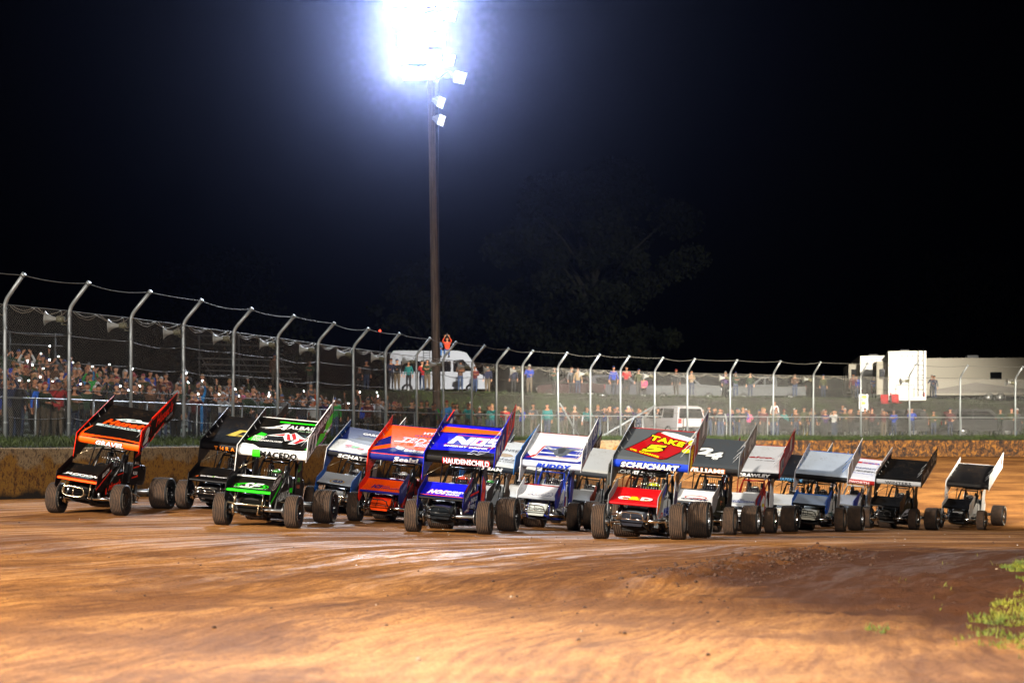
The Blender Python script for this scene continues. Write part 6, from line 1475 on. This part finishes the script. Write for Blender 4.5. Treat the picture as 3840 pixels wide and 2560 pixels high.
clodm = mat('dirt_clod', (.055, .024, .012), .95); o = mb.build('pebbles', [clodm, mat('pale_stone', '#a08870', .8), mat('white_foam_bead', '#e8e8ec', .6)])
tag(o, 'loose dirt clods, pebbles and white beads scattered on the track', 'pebbles', kind='stuff')

# ------------------------------------------------------------------ trees
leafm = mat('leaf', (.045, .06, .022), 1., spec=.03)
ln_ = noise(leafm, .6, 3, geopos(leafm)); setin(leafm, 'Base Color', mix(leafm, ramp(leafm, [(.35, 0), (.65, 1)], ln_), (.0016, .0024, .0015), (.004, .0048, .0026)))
def tree(x, y, h, rw, seed, n, label):
    r_ = np.random.RandomState(seed); z0 = bank_at(x, min(y, 150))-.3; root = empty('tree', (x, y, z0)); tag(root, label, 'tree', 'trees beyond the spectator area')
    mb = MB(); mb.tube([(0, 0, 0), (.2, 0, h*.25), (-.1, .2, h*.5), (.2, 0, h*.8)], h*.03, 0, 10, r2=h*.006); cl = []
    for k in range(26):
        a = r_.uniform(0, 2*np.pi); zz = h*r_.uniform(.22, .95); q = rw*math.sqrt(max(.05, 1-((zz/h-.52)/.52)**2))*r_.uniform(.35, .95)
        e = Vector((math.cos(a)*q, math.sin(a)*q, zz)); s = Vector((0, 0, zz*.6)); mb.tube([s, s.lerp(e, .5)+Vector((0, 0, h*.03)), e], h*.009, 0, 6, r2=.03); cl.append(e)
    mb.build('trunk', mat('bark', (.006, .006, .005), 1., spec=.05), root)
    for k in range(60):
        a = r_.uniform(0, 2*np.pi); zz = h*r_.uniform(.15, 1.0); q = (.5+.5*min(1, zz/h/.45))* rw*math.sqrt(max(.03, 1-((zz/h-.5)/.52)**2))*r_.uniform(.2, 1.0); cl.append(Vector((math.cos(a)*q, math.sin(a)*q, zz)))
    V = []; F = []; per = n//len(cl)
    for e in cl:
        rr = rw*r_.uniform(.10, .26); c = r_.normal(0, 1, (per, 3)); c /= np.linalg.norm(c, axis=1)[:, None]; c *= (r_.uniform(0, 1, per)**.5)[:, None]*rr*np.array([1, 1, .8])
        for d in c:
            s = r_.uniform(.14, .34); a1 = r_.normal(0, 1, 3); a1 /= np.linalg.norm(a1); a2 = np.cross(a1, r_.normal(0, 1, 3)); a2 /= np.linalg.norm(a2)+1e-6
            b = len(V); o_ = np.array(e)+d; V += [tuple(o_-a1*s), tuple(o_+a2*s*.5), tuple(o_+a1*s), tuple(o_-a2*s*.5)]; F.append((b, b+1, b+2, b+3))
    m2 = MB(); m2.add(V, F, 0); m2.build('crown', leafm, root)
tree(7.2, 138, 21, 9.0, 4, 34000, 'large spreading tree standing behind the parked cars, centre right')
tree(-7, 150, 14, 7, 5, 6000, 'dim round tree behind the white van')
tree(-24, 135, 13, 8, 6, 6000, 'dim tree behind the crowd at the left')
tree(46, 165, 17, 8, 7, 6000, 'dim tree behind the camping trailers at the far right')

# ------------------------------------------------------------------ haze: damp night air lit by the floods
hz = bpy.data.materials.new('night_haze'); hz.use_nodes = True; nt = hz.node_tree; nt.nodes.clear()
ou = nt.nodes.new('ShaderNodeOutputMaterial'); pvn = nt.nodes.new('ShaderNodeVolumePrincipled')
pvn.inputs['Color'].default_value = (.50, .56, 1.0, 1); pvn.inputs['Density'].default_value = .000034; pvn.inputs['Anisotropy'].default_value = .975
nt.links.new(pvn.outputs[0], ou.inputs['Volume'])
mb = MB(); mb.box((15, 170, 12), (700, 480, 42), 0); o = mb.build('haze', hz); tag(o, kind='stuff')
